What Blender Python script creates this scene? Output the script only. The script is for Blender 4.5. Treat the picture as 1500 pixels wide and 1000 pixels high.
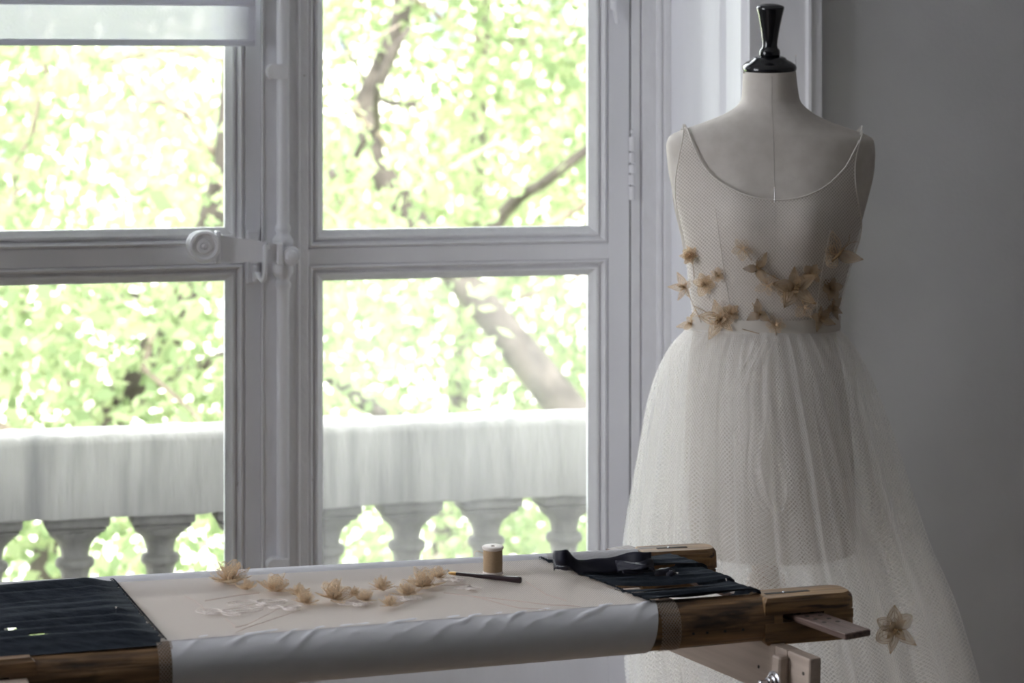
import bpy, math, random
import numpy as np
from mathutils import Vector, Matrix
random.seed(7); RNG = np.random.default_rng(7)
SC = bpy.context.scene
for o in list(bpy.data.objects): bpy.data.objects.remove(o)
PI = math.pi
# ------------------------------------------------------------ camera, world, sun, exposure
F, YH, EYE = 3600.0, 108.0, 1.5          # focal length and horizon line in pixels of the 1500x1000 frame, eye height
cam = bpy.data.cameras.new('camera'); camo = bpy.data.objects.new('camera', cam); SC.collection.objects.link(camo)
camo.location = (0, 0, EYE); camo.rotation_euler = (PI/2, 0, 0)
cam.sensor_width = 36; cam.lens = F/1500*36; cam.shift_y = -(500-YH)/1500
cam.clip_start = .05; cam.clip_end = 400
cam.dof.use_dof = True; cam.dof.focus_distance = 3.45; cam.dof.aperture_fstop = 7.0
SC.camera = camo
world = bpy.data.worlds.new('sky'); SC.world = world; world.use_nodes = True
wn = world.node_tree; wn.nodes['Background'].inputs[1].default_value = 1.7
wn.nodes['Background'].inputs[0].default_value = (.925, .948, 1.0, 1)
sun = bpy.data.lights.new('sun', 'SUN'); sun.energy = 1.15; sun.angle = .01; sun.color = (1, .96, .88)
suno = bpy.data.objects.new('sun', sun); SC.collection.objects.link(suno)
suno.rotation_euler = Vector((-.25, .55, -.8)).to_track_quat('-Z', 'Y').to_euler()
SC.view_settings.view_transform = 'Standard'; SC.view_settings.look = 'None'
SC.view_settings.gamma = 1; SC.view_settings.use_curve_mapping = False
SC.view_settings.exposure = 2.62
SC.cycles.transparent_max_bounces = 40
SC.cycles.max_bounces = 14; SC.cycles.diffuse_bounces = 8; SC.cycles.transmission_bounces = 12
SC.cycles.sample_clamp_indirect = 8

# ------------------------------------------------------------ projection helpers
def P(x, y, Y): return Vector(((x-750)/F*Y, Y, EYE-(y-YH)/F*Y))
TH = math.atan(.274); CT, ST = math.cos(TH), math.sin(TH)
W0 = Vector((0, 4.75, 0))                # wall frame: x along the wall, y outwards, z up
MW = Matrix.Translation(W0) @ Matrix.Rotation(TH, 4, 'Z')
def ws(x, d=0):                          # wall coordinate s under pixel x at depth d into the room
    u = (x-750)/F
    return (u*(W0.y-d*CT)-d*ST)/(CT-u*ST)
def wd(x, s):                            # depth d into the room under pixel x on the plane s
    u = (x-750)/F
    return (u*W0.y-s*(CT-u*ST))/(u*CT+ST)
def wz(x, y, d=0):                       # height under pixel x, y on the plane d
    s = ws(x, d); Y = W0.y+s*ST-d*CT
    return EYE-(y-YH)/F*Y
def T(x, y, h=0):                        # point of the slightly tilted embroidery plane under a pixel
    Y = (.794-h)/(.05+(y-YH)/F)
    return Vector(((x-750)/F*Y, Y, .706+.05*Y+h))

# ------------------------------------------------------------ mesh helpers
class MB:
    def __init__(s): s.v = []; s.f = []; s.m = []; s.uv = []
    def add(s, vs, fs, m=0, uv=None):
        b = len(s.v); s.v += [tuple(v) for v in vs]; s.f += [tuple(b+i for i in f) for f in fs]; s.m += [m]*len(fs)
        s.uv += (uv if uv is not None else [(0, 0)]*len(vs))
        return s
    def box(s, x0, x1, y0, y1, z0, z1, b=0, m=0):
        if b <= 0:
            vs = [(x, y, z) for z in (z0, z1) for y in (y0, y1) for x in (x0, x1)]
            return s.add(vs, [(0, 2, 3, 1), (4, 5, 7, 6), (0, 1, 5, 4), (2, 6, 7, 3), (0, 4, 6, 2), (1, 3, 7, 5)], m)
        # chamfered box: three stacked octagons-like rings
        def ring(z, i): return [(x0+i+b, y0+i, z), (x1-i-b, y0+i, z), (x1-i, y0+i+b, z), (x1-i, y1-i-b, z), (x1-i-b, y1-i, z), (x0+i+b, y1-i, z), (x0+i, y1-i-b, z), (x0+i, y0+i+b, z)]
        R = [ring(z0, b*.7), ring(z0+b, 0), ring(z1-b, 0), ring(z1, b*.7)]
        return s.loft(R, True, True, m)
    def loft(s, rings, closed=True, caps=False, m=0, uv=None):
        n = len(rings[0]); vs = [p for r in rings for p in r]; fs = []
        for i in range(len(rings)-1):
            for j in range(n if closed else n-1):
                k = (j+1) % n
                fs.append((i*n+j, i*n+k, (i+1)*n+k, (i+1)*n+j))
        if caps: fs.append(tuple(range(n-1, -1, -1))); fs.append(tuple((len(rings)-1)*n+j for j in range(n)))
        return s.add(vs, fs, m, uv)
    def tube(s, pts, r, n=6, closed=False, m=0, caps=True):
        pts = [Vector(p) for p in pts]; L = len(pts); rings = []; up = None
        for i, p in enumerate(pts):
            a = pts[i-1] if (i or closed) else p; b = pts[(i+1) % L] if (i < L-1 or closed) else p
            t = (b-a); t = t.normalized() if t.length > 1e-9 else Vector((0, 0, 1))
            if up is None: up = Vector((0, 0, 1)) if abs(t.z) < .9 else Vector((1, 0, 0))
            x = t.cross(up)
            if x.length < 1e-6: x = t.orthogonal()
            x.normalize(); y = x.cross(t); up = y
            rr = r[i] if isinstance(r, (list, tuple)) else r
            rings.append([p+x*math.cos(2*PI*k/n)*rr+y*math.sin(2*PI*k/n)*rr for k in range(n)])
        if closed: rings.append(rings[0])
        return s.loft(rings, True, caps and not closed, m)
    def lathe(s, prof, c=(0, 0, 0), ax=(0, 0, 1), n=24, m=0, caps=True, sy=1):
        c = Vector(c); a = Vector(ax).normalized(); x = a.orthogonal().normalized() if abs(a.z) < .999 else Vector((1, 0, 0)); y = a.cross(x)
        return s.loft([[c+a*h+x*math.cos(2*PI*k/n)*r+y*math.sin(2*PI*k/n)*r*sy for k in range(n)] for r, h in prof], True, caps, m)
    def extr(s, poly, z0, z1, m=0, closed=False):      # polyline (x, y) extruded along z
        return s.loft([[(x, y, z0) for x, y in poly], [(x, y, z1) for x, y in poly]], closed, closed, m)
    def build(s, name, mats, parent=None, M=None, smooth=False, angle=None):
        me = bpy.data.meshes.new(name); me.from_pydata(s.v, [], s.f)
        for mt in (mats if isinstance(mats, (list, tuple)) else [mats]): me.materials.append(mt)
        me.polygons.foreach_set('material_index', s.m)
        if any(u != (0, 0) for u in s.uv):
            ul = me.uv_layers.new(name='UVMap'); li = np.empty(len(me.loops), int); me.loops.foreach_get('vertex_index', li)
            ul.data.foreach_set('uv', np.array(s.uv, float)[li].ravel())
        me.polygons.foreach_set('use_smooth', [bool(smooth)]*len(me.polygons))
        me.update()
        if smooth and angle: me.set_sharp_from_angle(angle=math.radians(angle))
        return link(name, me, parent, M)
MATS = {}
def link(name, data, parent=None, M=None):
    o = bpy.data.objects.new(name, data); SC.collection.objects.link(o)
    M = M or Matrix.Identity(4); MATS[o.name] = M
    if parent is not None:
        o.parent = parent; o.matrix_parent_inverse = MATS[parent.name].inverted()
    o.matrix_basis = M
    return o
def tag(o, label=None, cat=None, group=None, kind=None):
    for k, v in (('label', label), ('category', cat), ('group', group), ('kind', kind)):
        if v: o[k] = v
    return o
def root(name, loc, label=None, cat=None, group=None, kind=None, M=None):
    o = link(name, None, None, M or Matrix.Translation(Vector(loc))); o.empty_display_size = .05
    return tag(o, label, cat, group, kind)
def frame_from(A, xdir, up=(0, 0, 1)):
    x = Vector(xdir).normalized(); z = Vector(up); y = z.cross(x).normalized(); z = x.cross(y)
    M = Matrix((x, y, z)).transposed().to_4x4(); M.translation = A
    return M
def smoothstep(a, b, x):
    t = min(1, max(0, (x-a)/(b-a))); return t*t*(3-2*t)
def curve_fn(xs, ys):                    # Catmull-Rom interpolation
    xs = list(xs); ys = list(ys)
    ms = [(ys[min(i+1, len(xs)-1)]-ys[max(i-1, 0)])/(xs[min(i+1, len(xs)-1)]-xs[max(i-1, 0)]) for i in range(len(xs))]
    def f(x):
        if x <= xs[0]: return ys[0]
        if x >= xs[-1]: return ys[-1]
        i = max(k for k in range(len(xs)-1) if xs[k] <= x)
        h = xs[i+1]-xs[i]; t = (x-xs[i])/h
        return (2*t**3-3*t*t+1)*ys[i]+(t**3-2*t*t+t)*h*ms[i]+(-2*t**3+3*t*t)*ys[i+1]+(t**3-t*t)*h*ms[i+1]
    return f

# ------------------------------------------------------------ materials
def new_mat(name):
    m = bpy.data.materials.new(name); m.use_nodes = True; nt = m.node_tree; nt.nodes.clear()
    out = nt.nodes.new('ShaderNodeOutputMaterial'); return m, nt, out
def N(nt, t, **kw):
    n = nt.nodes.new('ShaderNode'+t)
    for k, v in kw.items():
        if k.startswith('i_'):
            k = k[2:]; n.inputs[int(k) if k.isdigit() else k.replace('_', ' ')].default_value = v
        else: setattr(n, k, v)
    return n
def math_n(nt, op, a, b=None):
    n = N(nt, 'Math', operation=op)
    for i, v in enumerate((a, b)):
        if v is None: continue
        if isinstance(v, (int, float)): n.inputs[i].default_value = v
        else: nt.links.new(v, n.inputs[i])
    return n.outputs[0]
def rgba(c): return (c[0], c[1], c[2], 1)
def surf(name, c1, c2=None, rough=.5, scale=20, stretch=(1, 1, 1), bump=.0, bscale=None, spec=.5, lo=.35, hi=.65, detail=6, extra=None, metallic=0):
    m, nt, out = new_mat(name)
    b = N(nt, 'BsdfPrincipled'); b.inputs['Roughness'].default_value = rough; b.inputs['Specular IOR Level'].default_value = spec
    b.inputs['Metallic'].default_value = metallic
    nt.links.new(b.outputs[0], out.inputs[0])
    tc = N(nt, 'TexCoord'); mp = N(nt, 'Mapping'); mp.inputs['Scale'].default_value = stretch
    nt.links.new(tc.outputs['Object'], mp.inputs[0])
    ns = N(nt, 'TexNoise', i_Scale=scale, i_Detail=detail); nt.links.new(mp.outputs[0], ns.inputs['Vector'])
    cr = N(nt, 'ValToRGB'); cr.color_ramp.elements[0].position = lo; cr.color_ramp.elements[1].position = hi
    cr.color_ramp.elements[0].color = rgba(c1); cr.color_ramp.elements[1].color = rgba(c2 or c1)
    nt.links.new(ns.outputs[0], cr.inputs[0]); col = cr.outputs[0]
    if extra:                            # second, larger pattern of a third colour: (colour, scale, stretch, lo, hi)
        c3, sc3, st3, l3, h3 = extra
        mp3 = N(nt, 'Mapping'); mp3.inputs['Scale'].default_value = st3; nt.links.new(tc.outputs['Object'], mp3.inputs[0])
        n3 = N(nt, 'TexNoise', i_Scale=sc3, i_Detail=5); nt.links.new(mp3.outputs[0], n3.inputs['Vector'])
        r3 = N(nt, 'ValToRGB'); r3.color_ramp.elements[0].position = l3; r3.color_ramp.elements[1].position = h3
        nt.links.new(n3.outputs[0], r3.inputs[0])
        mx = N(nt, 'Mix', data_type='RGBA'); nt.links.new(r3.outputs[0], mx.inputs[0]); nt.links.new(col, mx.inputs[6]); mx.inputs[7].default_value = rgba(c3)
        col = mx.outputs[2]
    nt.links.new(col, b.inputs['Base Color'])
    if bump:
        n2 = ns
        if bscale: n2 = N(nt, 'TexNoise', i_Scale=bscale, i_Detail=4); nt.links.new(mp.outputs[0], n2.inputs['Vector'])
        bp = N(nt, 'Bump', i_Strength=bump, i_Distance=.01); nt.links.new(n2.outputs[0], bp.inputs['Height']); nt.links.new(bp.outputs[0], b.inputs['Normal'])
    return m
def cloth(name, col, transl=.4, alpha=1.0, bump=0, scale=300, col2=None):
    m, nt, out = new_mat(name)
    d = N(nt, 'BsdfDiffuse', i_Color=rgba(col)); t = N(nt, 'BsdfTranslucent', i_Color=rgba(col2 or col))
    mx = N(nt, 'MixShader', i_0=transl); nt.links.new(d.outputs[0], mx.inputs[1]); nt.links.new(t.outputs[0], mx.inputs[2])
    last = mx
    if bump:
        tc = N(nt, 'TexCoord'); ns = N(nt, 'TexNoise', i_Scale=scale, i_Detail=3); nt.links.new(tc.outputs['Object'], ns.inputs['Vector'])
        bp = N(nt, 'Bump', i_Strength=bump, i_Distance=.003); nt.links.new(ns.outputs[0], bp.inputs['Height'])
        nt.links.new(bp.outputs[0], d.inputs['Normal']); nt.links.new(bp.outputs[0], t.inputs['Normal'])
    if alpha < 1:
        tr = N(nt, 'BsdfTransparent'); m2 = N(nt, 'MixShader', i_0=alpha); nt.links.new(tr.outputs[0], m2.inputs[1]); nt.links.new(mx.outputs[0], m2.inputs[2]); last = m2
    nt.links.new(last.outputs[0], out.inputs[0]); return m
def net(name, col, pitch=.007, width=.3, hole=.12, thread=.9, transl=.5, skew=1.0):
    """woven net: diamond cells in UV metres, threads over open holes"""
    m, nt, out = new_mat(name)
    uv = N(nt, 'UVMap'); sp = N(nt, 'SeparateXYZ'); nt.links.new(uv.outputs[0], sp.inputs[0])
    u, v = sp.outputs[0], math_n(nt, 'MULTIPLY', sp.outputs[1], skew)
    masks = []
    for op in ('ADD', 'SUBTRACT'):
        q = math_n(nt, 'FRACT', math_n(nt, 'DIVIDE', math_n(nt, op, u, v), pitch))
        masks.append(math_n(nt, 'LESS_THAN', q, width))
    k = math_n(nt, 'MAXIMUM', masks[0], masks[1])
    al = math_n(nt, 'ADD', math_n(nt, 'MULTIPLY', k, thread-hole), hole)
    d = N(nt, 'BsdfDiffuse', i_Color=rgba(col)); t = N(nt, 'BsdfTranslucent', i_Color=rgba(col))
    mx = N(nt, 'MixShader', i_0=transl); nt.links.new(d.outputs[0], mx.inputs[1]); nt.links.new(t.outputs[0], mx.inputs[2])
    tr = N(nt, 'BsdfTransparent'); m2 = N(nt, 'MixShader'); nt.links.new(al, m2.inputs[0])
    nt.links.new(tr.outputs[0], m2.inputs[1]); nt.links.new(mx.outputs[0], m2.inputs[2]); nt.links.new(m2.outputs[0], out.inputs[0])
    return m
def glass_mat():
    m, nt, out = new_mat('window_glass')
    tr = N(nt, 'BsdfTransparent', i_Color=(.97, .985, .975, 1)); g = N(nt, 'BsdfGlossy', i_Roughness=.01)
    fr = N(nt, 'Fresnel', i_IOR=1.5)
    mx = N(nt, 'MixShader'); nt.links.new(fr.outputs[0], mx.inputs[0]); nt.links.new(tr.outputs[0], mx.inputs[1]); nt.links.new(g.outputs[0], mx.inputs[2])
    nt.links.new(mx.outputs[0], out.inputs[0]); return m
PAINT = surf('white_paint', (.75, .75, .79), (.80, .80, .84), .42, 9, (1, 1, .25), .12, 45)
PAINT_OLD = surf('worn_white_paint', (.76, .755, .785), (.80, .80, .83), .5, 30, (1, 1, .6), .25, 60, extra=((.42, .40, .38), 60, (1, 1, .7), .74, .77))
PLASTER = surf('wall_plaster', (.60, .60, .61), (.64, .64, .65), .85, 6, bump=.05, bscale=120)
GREYWALL = surf('grey_wall_paint', (.34, .33, .33), (.37, .36, .36), .9, 5)
CEIL = surf('ceiling_plaster', (.82, .82, .82), (.85, .85, .85), .9, 4)
FLOOR = surf('oak_floor', (.30, .21, .13), (.42, .31, .20), .45, 6, (1, 14, 1), .05)
PLANKS = [FLOOR, surf('oak_floor_dark', (.25, .17, .10), (.36, .26, .16), .45, 6, (1, 14, 1), .05)]
GAP = surf('dark_gap', (.05, .045, .04), None, .9)
GLASS = glass_mat()
def veiled_glass():  # milky reflection veil on the pane, put into the material as faint white
    m = glass_mat(); m.name = 'veiled_window_glass'; nt = m.node_tree; out = next(n for n in nt.nodes if n.type == 'OUTPUT_MATERIAL')
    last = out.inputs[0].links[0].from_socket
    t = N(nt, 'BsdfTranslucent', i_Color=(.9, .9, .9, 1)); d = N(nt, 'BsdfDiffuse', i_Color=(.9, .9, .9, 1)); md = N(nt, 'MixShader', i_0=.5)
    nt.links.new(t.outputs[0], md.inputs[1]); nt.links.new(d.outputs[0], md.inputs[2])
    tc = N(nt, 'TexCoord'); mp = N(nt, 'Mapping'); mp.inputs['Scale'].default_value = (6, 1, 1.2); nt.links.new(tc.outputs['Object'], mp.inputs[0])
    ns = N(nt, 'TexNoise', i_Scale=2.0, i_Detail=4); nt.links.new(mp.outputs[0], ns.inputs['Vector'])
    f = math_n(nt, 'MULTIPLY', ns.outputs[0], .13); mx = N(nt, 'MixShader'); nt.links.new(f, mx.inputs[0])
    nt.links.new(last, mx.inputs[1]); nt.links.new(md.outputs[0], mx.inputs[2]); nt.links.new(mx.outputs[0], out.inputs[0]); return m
VEILED = veiled_glass()
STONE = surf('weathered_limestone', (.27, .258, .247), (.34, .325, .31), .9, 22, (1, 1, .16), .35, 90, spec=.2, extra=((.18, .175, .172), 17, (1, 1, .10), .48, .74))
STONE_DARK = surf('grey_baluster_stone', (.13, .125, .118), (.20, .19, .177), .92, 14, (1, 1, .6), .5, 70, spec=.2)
WOOD = surf('old_brown_wood', (.10, .052, .024), (.30, .17, .078), .5, 16, (.6, 9, 9), .35, extra=((.045, .026, .016), 9, (1.5, 6, 6), .52, .66))
WOOD_LIGHT = surf('worn_golden_wood', (.12, .062, .025), (.36, .21, .09), .5, 14, (.6, 8, 8), .3, extra=((.06, .032, .018), 12, (.8, 9, 9), .58, .66))
LATH = surf('dark_lath_wood', (.10, .062, .05), (.20, .13, .11), .42, 20, (.5, 12, 12), .2)
BEECH = surf('pale_plank_wood', (.46, .37, .31), (.56, .46, .39), .5, 12, (.5, 8, 8), .06)
BLACK_CLOTH = surf('blue_black_cotton', (.020, .025, .034), (.034, .042, .055), .85, 60, (.6, 3, 3), .3, 240, spec=.12)
NAVY = surf('navy_satin_ribbon', (.010, .010, .020), (.016, .016, .028), .5, 40, bump=.1, spec=.25)
SHEET = cloth('white_cotton', (.80, .80, .84), .12, 1, .25, 14)
PAPER = cloth('white_paper', (.86, .83, .80), .1)
BLIND = cloth('white_blind_fabric', (.82, .82, .88), .34, .95, .3, 160)
FORM = surf('dress_form_linen', (.52, .48, .44), (.58, .54, .50), .85, 40, bump=.12, bscale=700, spec=.2)
LACQUER = surf('black_lacquer', (.006, .006, .008), None, .16, spec=.6)
STEEL = surf('bright_steel', (.6, .6, .62), None, .25, metallic=1)
BRASS = surf('brass', (.62, .40, .16), None, .3, metallic=1)
EBONY = surf('dark_plum_wood', (.018, .008, .010), (.03, .013, .016), .3, 20)
THREAD = surf('tan_thread', (.46, .32, .19), (.56, .40, .25), .6, 400, (1, 1, 8), .5)
SPOOLW = surf('pale_spool_wood', (.74, .66, .60), (.80, .73, .68), .55, 30)
STRAW = cloth('straw_thread', (.88, .74, .56), .4)
STRAW_DARK = surf('dark_straw_thread', (.24, .15, .07), (.34, .22, .11), .6, 60)
ORGANZA = cloth('straw_organza', (.80, .64, .45), .5, .22)
WIRE = cloth('sheer_straw_organza', (.90, .78, .62), .5, .10)
ORGANZA2 = cloth('dense_straw_organza', (.74, .57, .38), .5, .42)
WHITE_THREAD = surf('white_thread', (.84, .76, .72), (.90, .83, .79), .6, 60)
PINK_THREAD = surf('faint_pink_thread', (.62, .45, .40), None, .7)
NET_DRESS = net('dress_tulle', (.97, .955, .935), .0054, .18, .05, .74, .55, .75)
NET_INNER = net('inner_tulle', (.96, .94, .915), .0047, .20, .08, .62, .5, .75)
NET_BODICE = net('bodice_tulle', (.90, .86, .82), .0054, .26, .14, .8, .4, .9)
NET_TABLE = net('table_tulle', (.80, .74, .69), .0034, .36, .52, .92, .3, .8)
NET_WRAP = net('wrapped_net', (.50, .42, .36), .004, .34, .1, .9, .3, .8)
GRAVEL = surf('pale_gravel', (.66, .62, .55), (.74, .70, .63), .95, 3)
LAWN = surf('mown_lawn', (.17, .30, .06), (.30, .42, .10), .95, 2.5)
LIMESTONE = surf('pale_limestone_wall', (.70, .66, .58), (.76, .72, .64), .9, 1)
DARKPANE = surf('far_window_glass', (.10, .12, .14), None, .1)
BARK = surf('grey_brown_bark', (.045, .036, .03), (.10, .082, .07), .9, 10, bump=.3)
BARK_PALE = surf('pale_twig_bark', (.20, .155, .12), (.30, .24, .19), .9, 10)
LEAF = cloth('spring_leaves', (.30, .345, .20), .5, col2=(.37, .42, .235))
LEAF2 = cloth('deep_leaves', (.20, .26, .14), .45, col2=(.26, .32, .16))

# ------------------------------------------------------------ room shell
REV = .012                                # depth of the fixed frame face
SR = ws(983, REV)                         # right reveal plane
SL = 2*ws(410)-SR                         # left reveal plane, symmetrical about the meeting stile
WALLD = wd(1093, SR)                      # depth of the reveal = wall face
ZH = 2.80; CEILZ = 3.3
wl = MB()
def wallbox(s0, s1, z0, z1): wl.box(s0, s1, -WALLD+.012, .10, z0, z1)
wallbox(SR+.02, 2.6, -.1, 7); wallbox(-4.2, SL-.02, -.1, 7); wallbox(SL-.02, SR+.02, ZH+.03, 7); wallbox(SL-.02, SR+.02, -.1, -.005)
wl.box(-4.2, 2.6, -.10, .10, -4.0, -.1)
tag(wl.build('wall_front', PLASTER, None, MW), kind='structure')
XR, XL, YB = 2.55, -2.6, -2.2
yr = lambda X: W0.y+X*.274-.45
b = MB(); b.box(XR, XR+.2, YB, 5.2, -.1, CEILZ+.2); tag(b.build('wall_right', GREYWALL), kind='structure')
b = MB(); b.box(XL-.2, XR+.2, YB-.2, YB, -.1, CEILZ+.2); tag(b.build('wall_back', GREYWALL), kind='structure')
LW0, LW1, LWz0, LWz1 = 1.9, 3.2, .6, 2.8  # opening for an unseen side window, added as fill light from the left
b = MB()
b.box(XL-.2, XL, YB, LW0, -.1, CEILZ+.2); b.box(XL-.2, XL, LW1, 5.0, -.1, CEILZ+.2)
b.box(XL-.2, XL, LW0, LW1, -.1, LWz0); b.box(XL-.2, XL, LW0, LW1, LWz1, CEILZ+.2)
tag(b.build('wall_left', PLASTER), kind='structure')
b = MB(); b.box(XL-.3, XR+.3, YB-.3, 5.3, CEILZ, CEILZ+.2); tag(b.build('ceiling', CEIL), kind='structure')
b = MB(); b.box(XL-.2, XR+.2, YB-.2, 5.3, -.12, -.004); fl = tag(b.build('floor', GAP), kind='structure')
pw = .14
pm = {}
for i, x in enumerate(np.arange(-1.4, 2.0, pw)):
    y = 2.2+((i*37) % 10)*.08
    k = 0
    while y < 5.1:
        y1 = min(5.1, y+.8)
        yw = yr(x)
        if y < yw-.05:
            e = min(y1, yr(x))
            key = round(e-y, 3)
            if key not in pm:
                q = MB(); q.box(.001, pw-.001, 0, e-y-.002, -.008, 0, .002); me = q.build('plank', PLANKS[(i+k) % 2], fl, Matrix.Translation((x, y, 0))); pm[key] = me.data
            else: link('plank', pm[key], fl, Matrix.Translation((x, y, 0)))
        y = y1; k += 1
b = MB()
for (y0, y1, z0, z1) in ((LW0, LW0+.07, LWz0, LWz1), (LW1-.07, LW1, LWz0, LWz1), ((LW0+LW1)/2-.05, (LW0+LW1)/2+.05, LWz0, LWz1), (LW0, LW1, LWz0, LWz0+.08), (LW0, LW1, LWz1-.07, LWz1)):
    b.box(XL-.12, XL-.05, y0, y1, z0, z1, .006)
tag(b.build('fill_window', PAINT), kind='structure')  # frame of the added fill window
for nm, loc, rot, sx, sy in (('window_portal', MW @ Vector(((SL+SR)/2, .13, 1.45)), (-PI/2, 0, TH), SR-SL+.1, 2.9), ('fill_window_portal', Vector((XL-.22, (LW0+LW1)/2, (LWz0+LWz1)/2)), (0, -PI/2, 0), LWz1-LWz0, LW1-LW0)):
    L = bpy.data.lights.new(nm, 'AREA'); L.shape = 'RECTANGLE'; L.size = sx; L.size_y = sy; L.cycles.is_portal = True
    lo = bpy.data.objects.new(nm, L); SC.collection.objects.link(lo); lo.location = loc; lo.rotation_euler = rot

# reveal panelling and architrave (profiles measured along the photo's row y=60)
def reveal(sign, name):
    d = lambda x: -wd(x, SR)
    prof = [(0, -REV), (0, d(1000)), (0, d(1052)), (.004, d(1054)), (.010, d(1056)), (.010, d(1060)), (.002, d(1062.5)), (0, d(1064)), (0, d(1086)), (-.002, d(1087.5)), (-.006, d(1089)), (-.008, d(1091)), (-.006, d(1092.5)), (.0, -WALLD-.004)]
    q = MB(); q.extr([((SR+x) if sign > 0 else (SL-x), y) for x, y in prof], 0, ZH); return tag(q.build(name, PAINT, None, MW, True, 35), kind='structure')
reveal(1, 'trim_1'); reveal(-1, 'trim_2')
def sarch(x): return ws(x, WALLD+.012)-SR
def architrave(sign, name):
    D = WALLD
    prof = [(0, -D-.004), (.002, -D-.012), (sarch(1110), -D-.012), (sarch(1112), -D-.012), (sarch(1178), -D-.012), (sarch(1180), -D-.013), (sarch(1183), -D-.0165), (sarch(1187), -D-.0175), (sarch(1190), -D-.0155), (sarch(1193), -D-.0145), (sarch(1203), -D-.0145), (sarch(1204), -D+.013)]
    q = MB(); q.extr([((SR+x) if sign > 0 else (SL-x), y) for x, y in prof], 0, ZH+.12); return tag(q.build(name, PAINT, None, MW, True, 30), kind='structure')
architrave(1, 'trim_3'); architrave(-1, 'trim_4')
b = MB(); b.box(SL-.1, SR+.1, -WALLD-.03, -WALLD+.012, ZH, ZH+.12, .006); b.box(SL, SR, -WALLD, .05, ZH, ZH+.03)
tag(b.build('trim_5', PAINT, None, MW), kind='structure')
b = MB(); b.extr([(SR+sarch(1204), -WALLD+.012), (SR+sarch(1204), -WALLD-.006), (2.5, -WALLD-.006)], 0, .16); b.box(SR+sarch(1204), 2.5, -WALLD-.008, -WALLD+.012, 0, .15, .004)
tag(b.build('baseboard_front', PAINT, None, MW), kind='structure')

# ------------------------------------------------------------ window
win = root('window_1', W0, kind='structure', M=MW)
ZB = .10
b = MB()
for sg in (1, -1):
    E = SR if sg > 0 else SL
    mk = lambda x: (ws(x)-SR)*sg+E
    prof = [(924.5, .02), (924.5, -.001), (937, -.001), (938, .007), (939, .007), (940.5, -.002), (946, -.002), (961, -.002), (962, -.007), (966, -.009), (970, -.005), (972, -.009), (978, -.011), (983, -.012)]
    b.extr([(mk(x), y) for x, y in prof], 0, ZH)
b.box(SL, SR, -.012, .06, 0, ZB, .005); b.box(SL, SR, -.012, .06, ZH-.06, ZH, .005)
b.box(SR-.0, SR+.02, -.01, .09, 0, ZH); b.box(SL-.02, SL, -.01, .09, 0, ZH)
b.build('fixed_frame', PAINT_OLD, win, MW, True, 30)
b = MB(); b.box(ws(922.2), ws(925.2), .003, .05, ZB, ZH-.06); b.build('hinge_gap_shade', GAP, win, MW)  # dark strip set behind the hinge gap, giving its shade as colour
# mitred moulding around a pane: (outward offset from the glass edge, depth)
MOULD = [(0, .030), (0, .022), (.011, .010), (.0125, .006), (.0165, .005), (.018, .010), (.021, .011), (.024, .004), (.0275, -.003), (.031, -.0015), (.032, .003), (.0345, .003), (.0345, .0)]
def moulding(q, s0, s1, z0, z1):
    rings = [[(s0-o, y, z0-o), (s1+o, y, z0-o), (s1+o, y, z1+o), (s0-o, y, z1+o)] for o, y in MOULD]
    q.loft(rings, True, False)
ZG0, ZG3 = .44, 2.62
SHUT = ws(923)                            # hinge edge of the right casement
def casement(gl, gr, zl, zu, edge_l, edge_r, low_glass):
    """stiles and rails with two glazed openings; gl..gr glass width, zl lower pane top, zu upper pane bottom"""
    q = MB(); o = .0345; e = .0012
    q.box(edge_l, gl-o+e, 0, .045, ZB, ZH-.06, .003); q.box(gr+o-e, edge_r, 0, .045, ZB, ZH-.06, .003)
    for z0, z1 in ((ZB, ZG0-o), (zl+o, zu-o), (ZG3+o, ZH-.06)): q.box(gl-o, gr+o, .0004, .045, z0-e if z0 > ZB else z0, z1+e)
    c = q.build('casement', PAINT, win, MW)
    for z0, z1 in ((ZG0, zl), (zu, ZG3)):
        p = MB(); moulding(p, gl, gr, z0, z1); p.build('glazing_bead', PAINT_OLD, c, MW, True, 25)
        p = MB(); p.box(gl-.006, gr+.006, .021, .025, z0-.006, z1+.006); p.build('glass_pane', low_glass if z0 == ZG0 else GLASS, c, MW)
    p = MB(); moulding(p, gl+.02, gr-.02, ZB+.12, ZG0-.12); p.box(gl+.02, gr-.02, .02, .03, ZB+.12, ZG0-.12)
    return c
zl_r, zu_r = wz(660, 407, -.02), wz(660, 333.5, -.02)
gR0, gR1 = ws(473, -.022), ws(861, -.022)
mid = ws(410)
casement(gR0, gR1, zl_r, zu_r, ws(437, .006), SHUT, VEILED)
gL1 = ws(329, -.022); gL0 = gL1-(gR1-gR0)
casement(gL0, gL1, zl_r+.004, zu_r+.008, gL0-(SHUT-gR1), ws(384), GLASS)
# meeting stile standing proud of both casements
b = MB()
prof = [(382.5, 0), (382.5, .012), (383.3, .0155), (384.5, .0165), (385.8, .0155), (386.5, .012), (404, .012), (426, .013), (434, .013), (436, .016), (438.5, .016), (440, .008), (449, .007), (451, .006), (452.5, .0)]
b.extr([(ws(x, d), -d) for x, d in prof], ZB, ZH-.06); b.box(ws(378), ws(446), .014, .040, ZB, ZH-.06); b.build('meeting_stile', PAINT_OLD, win, MW, True, 30)
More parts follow.
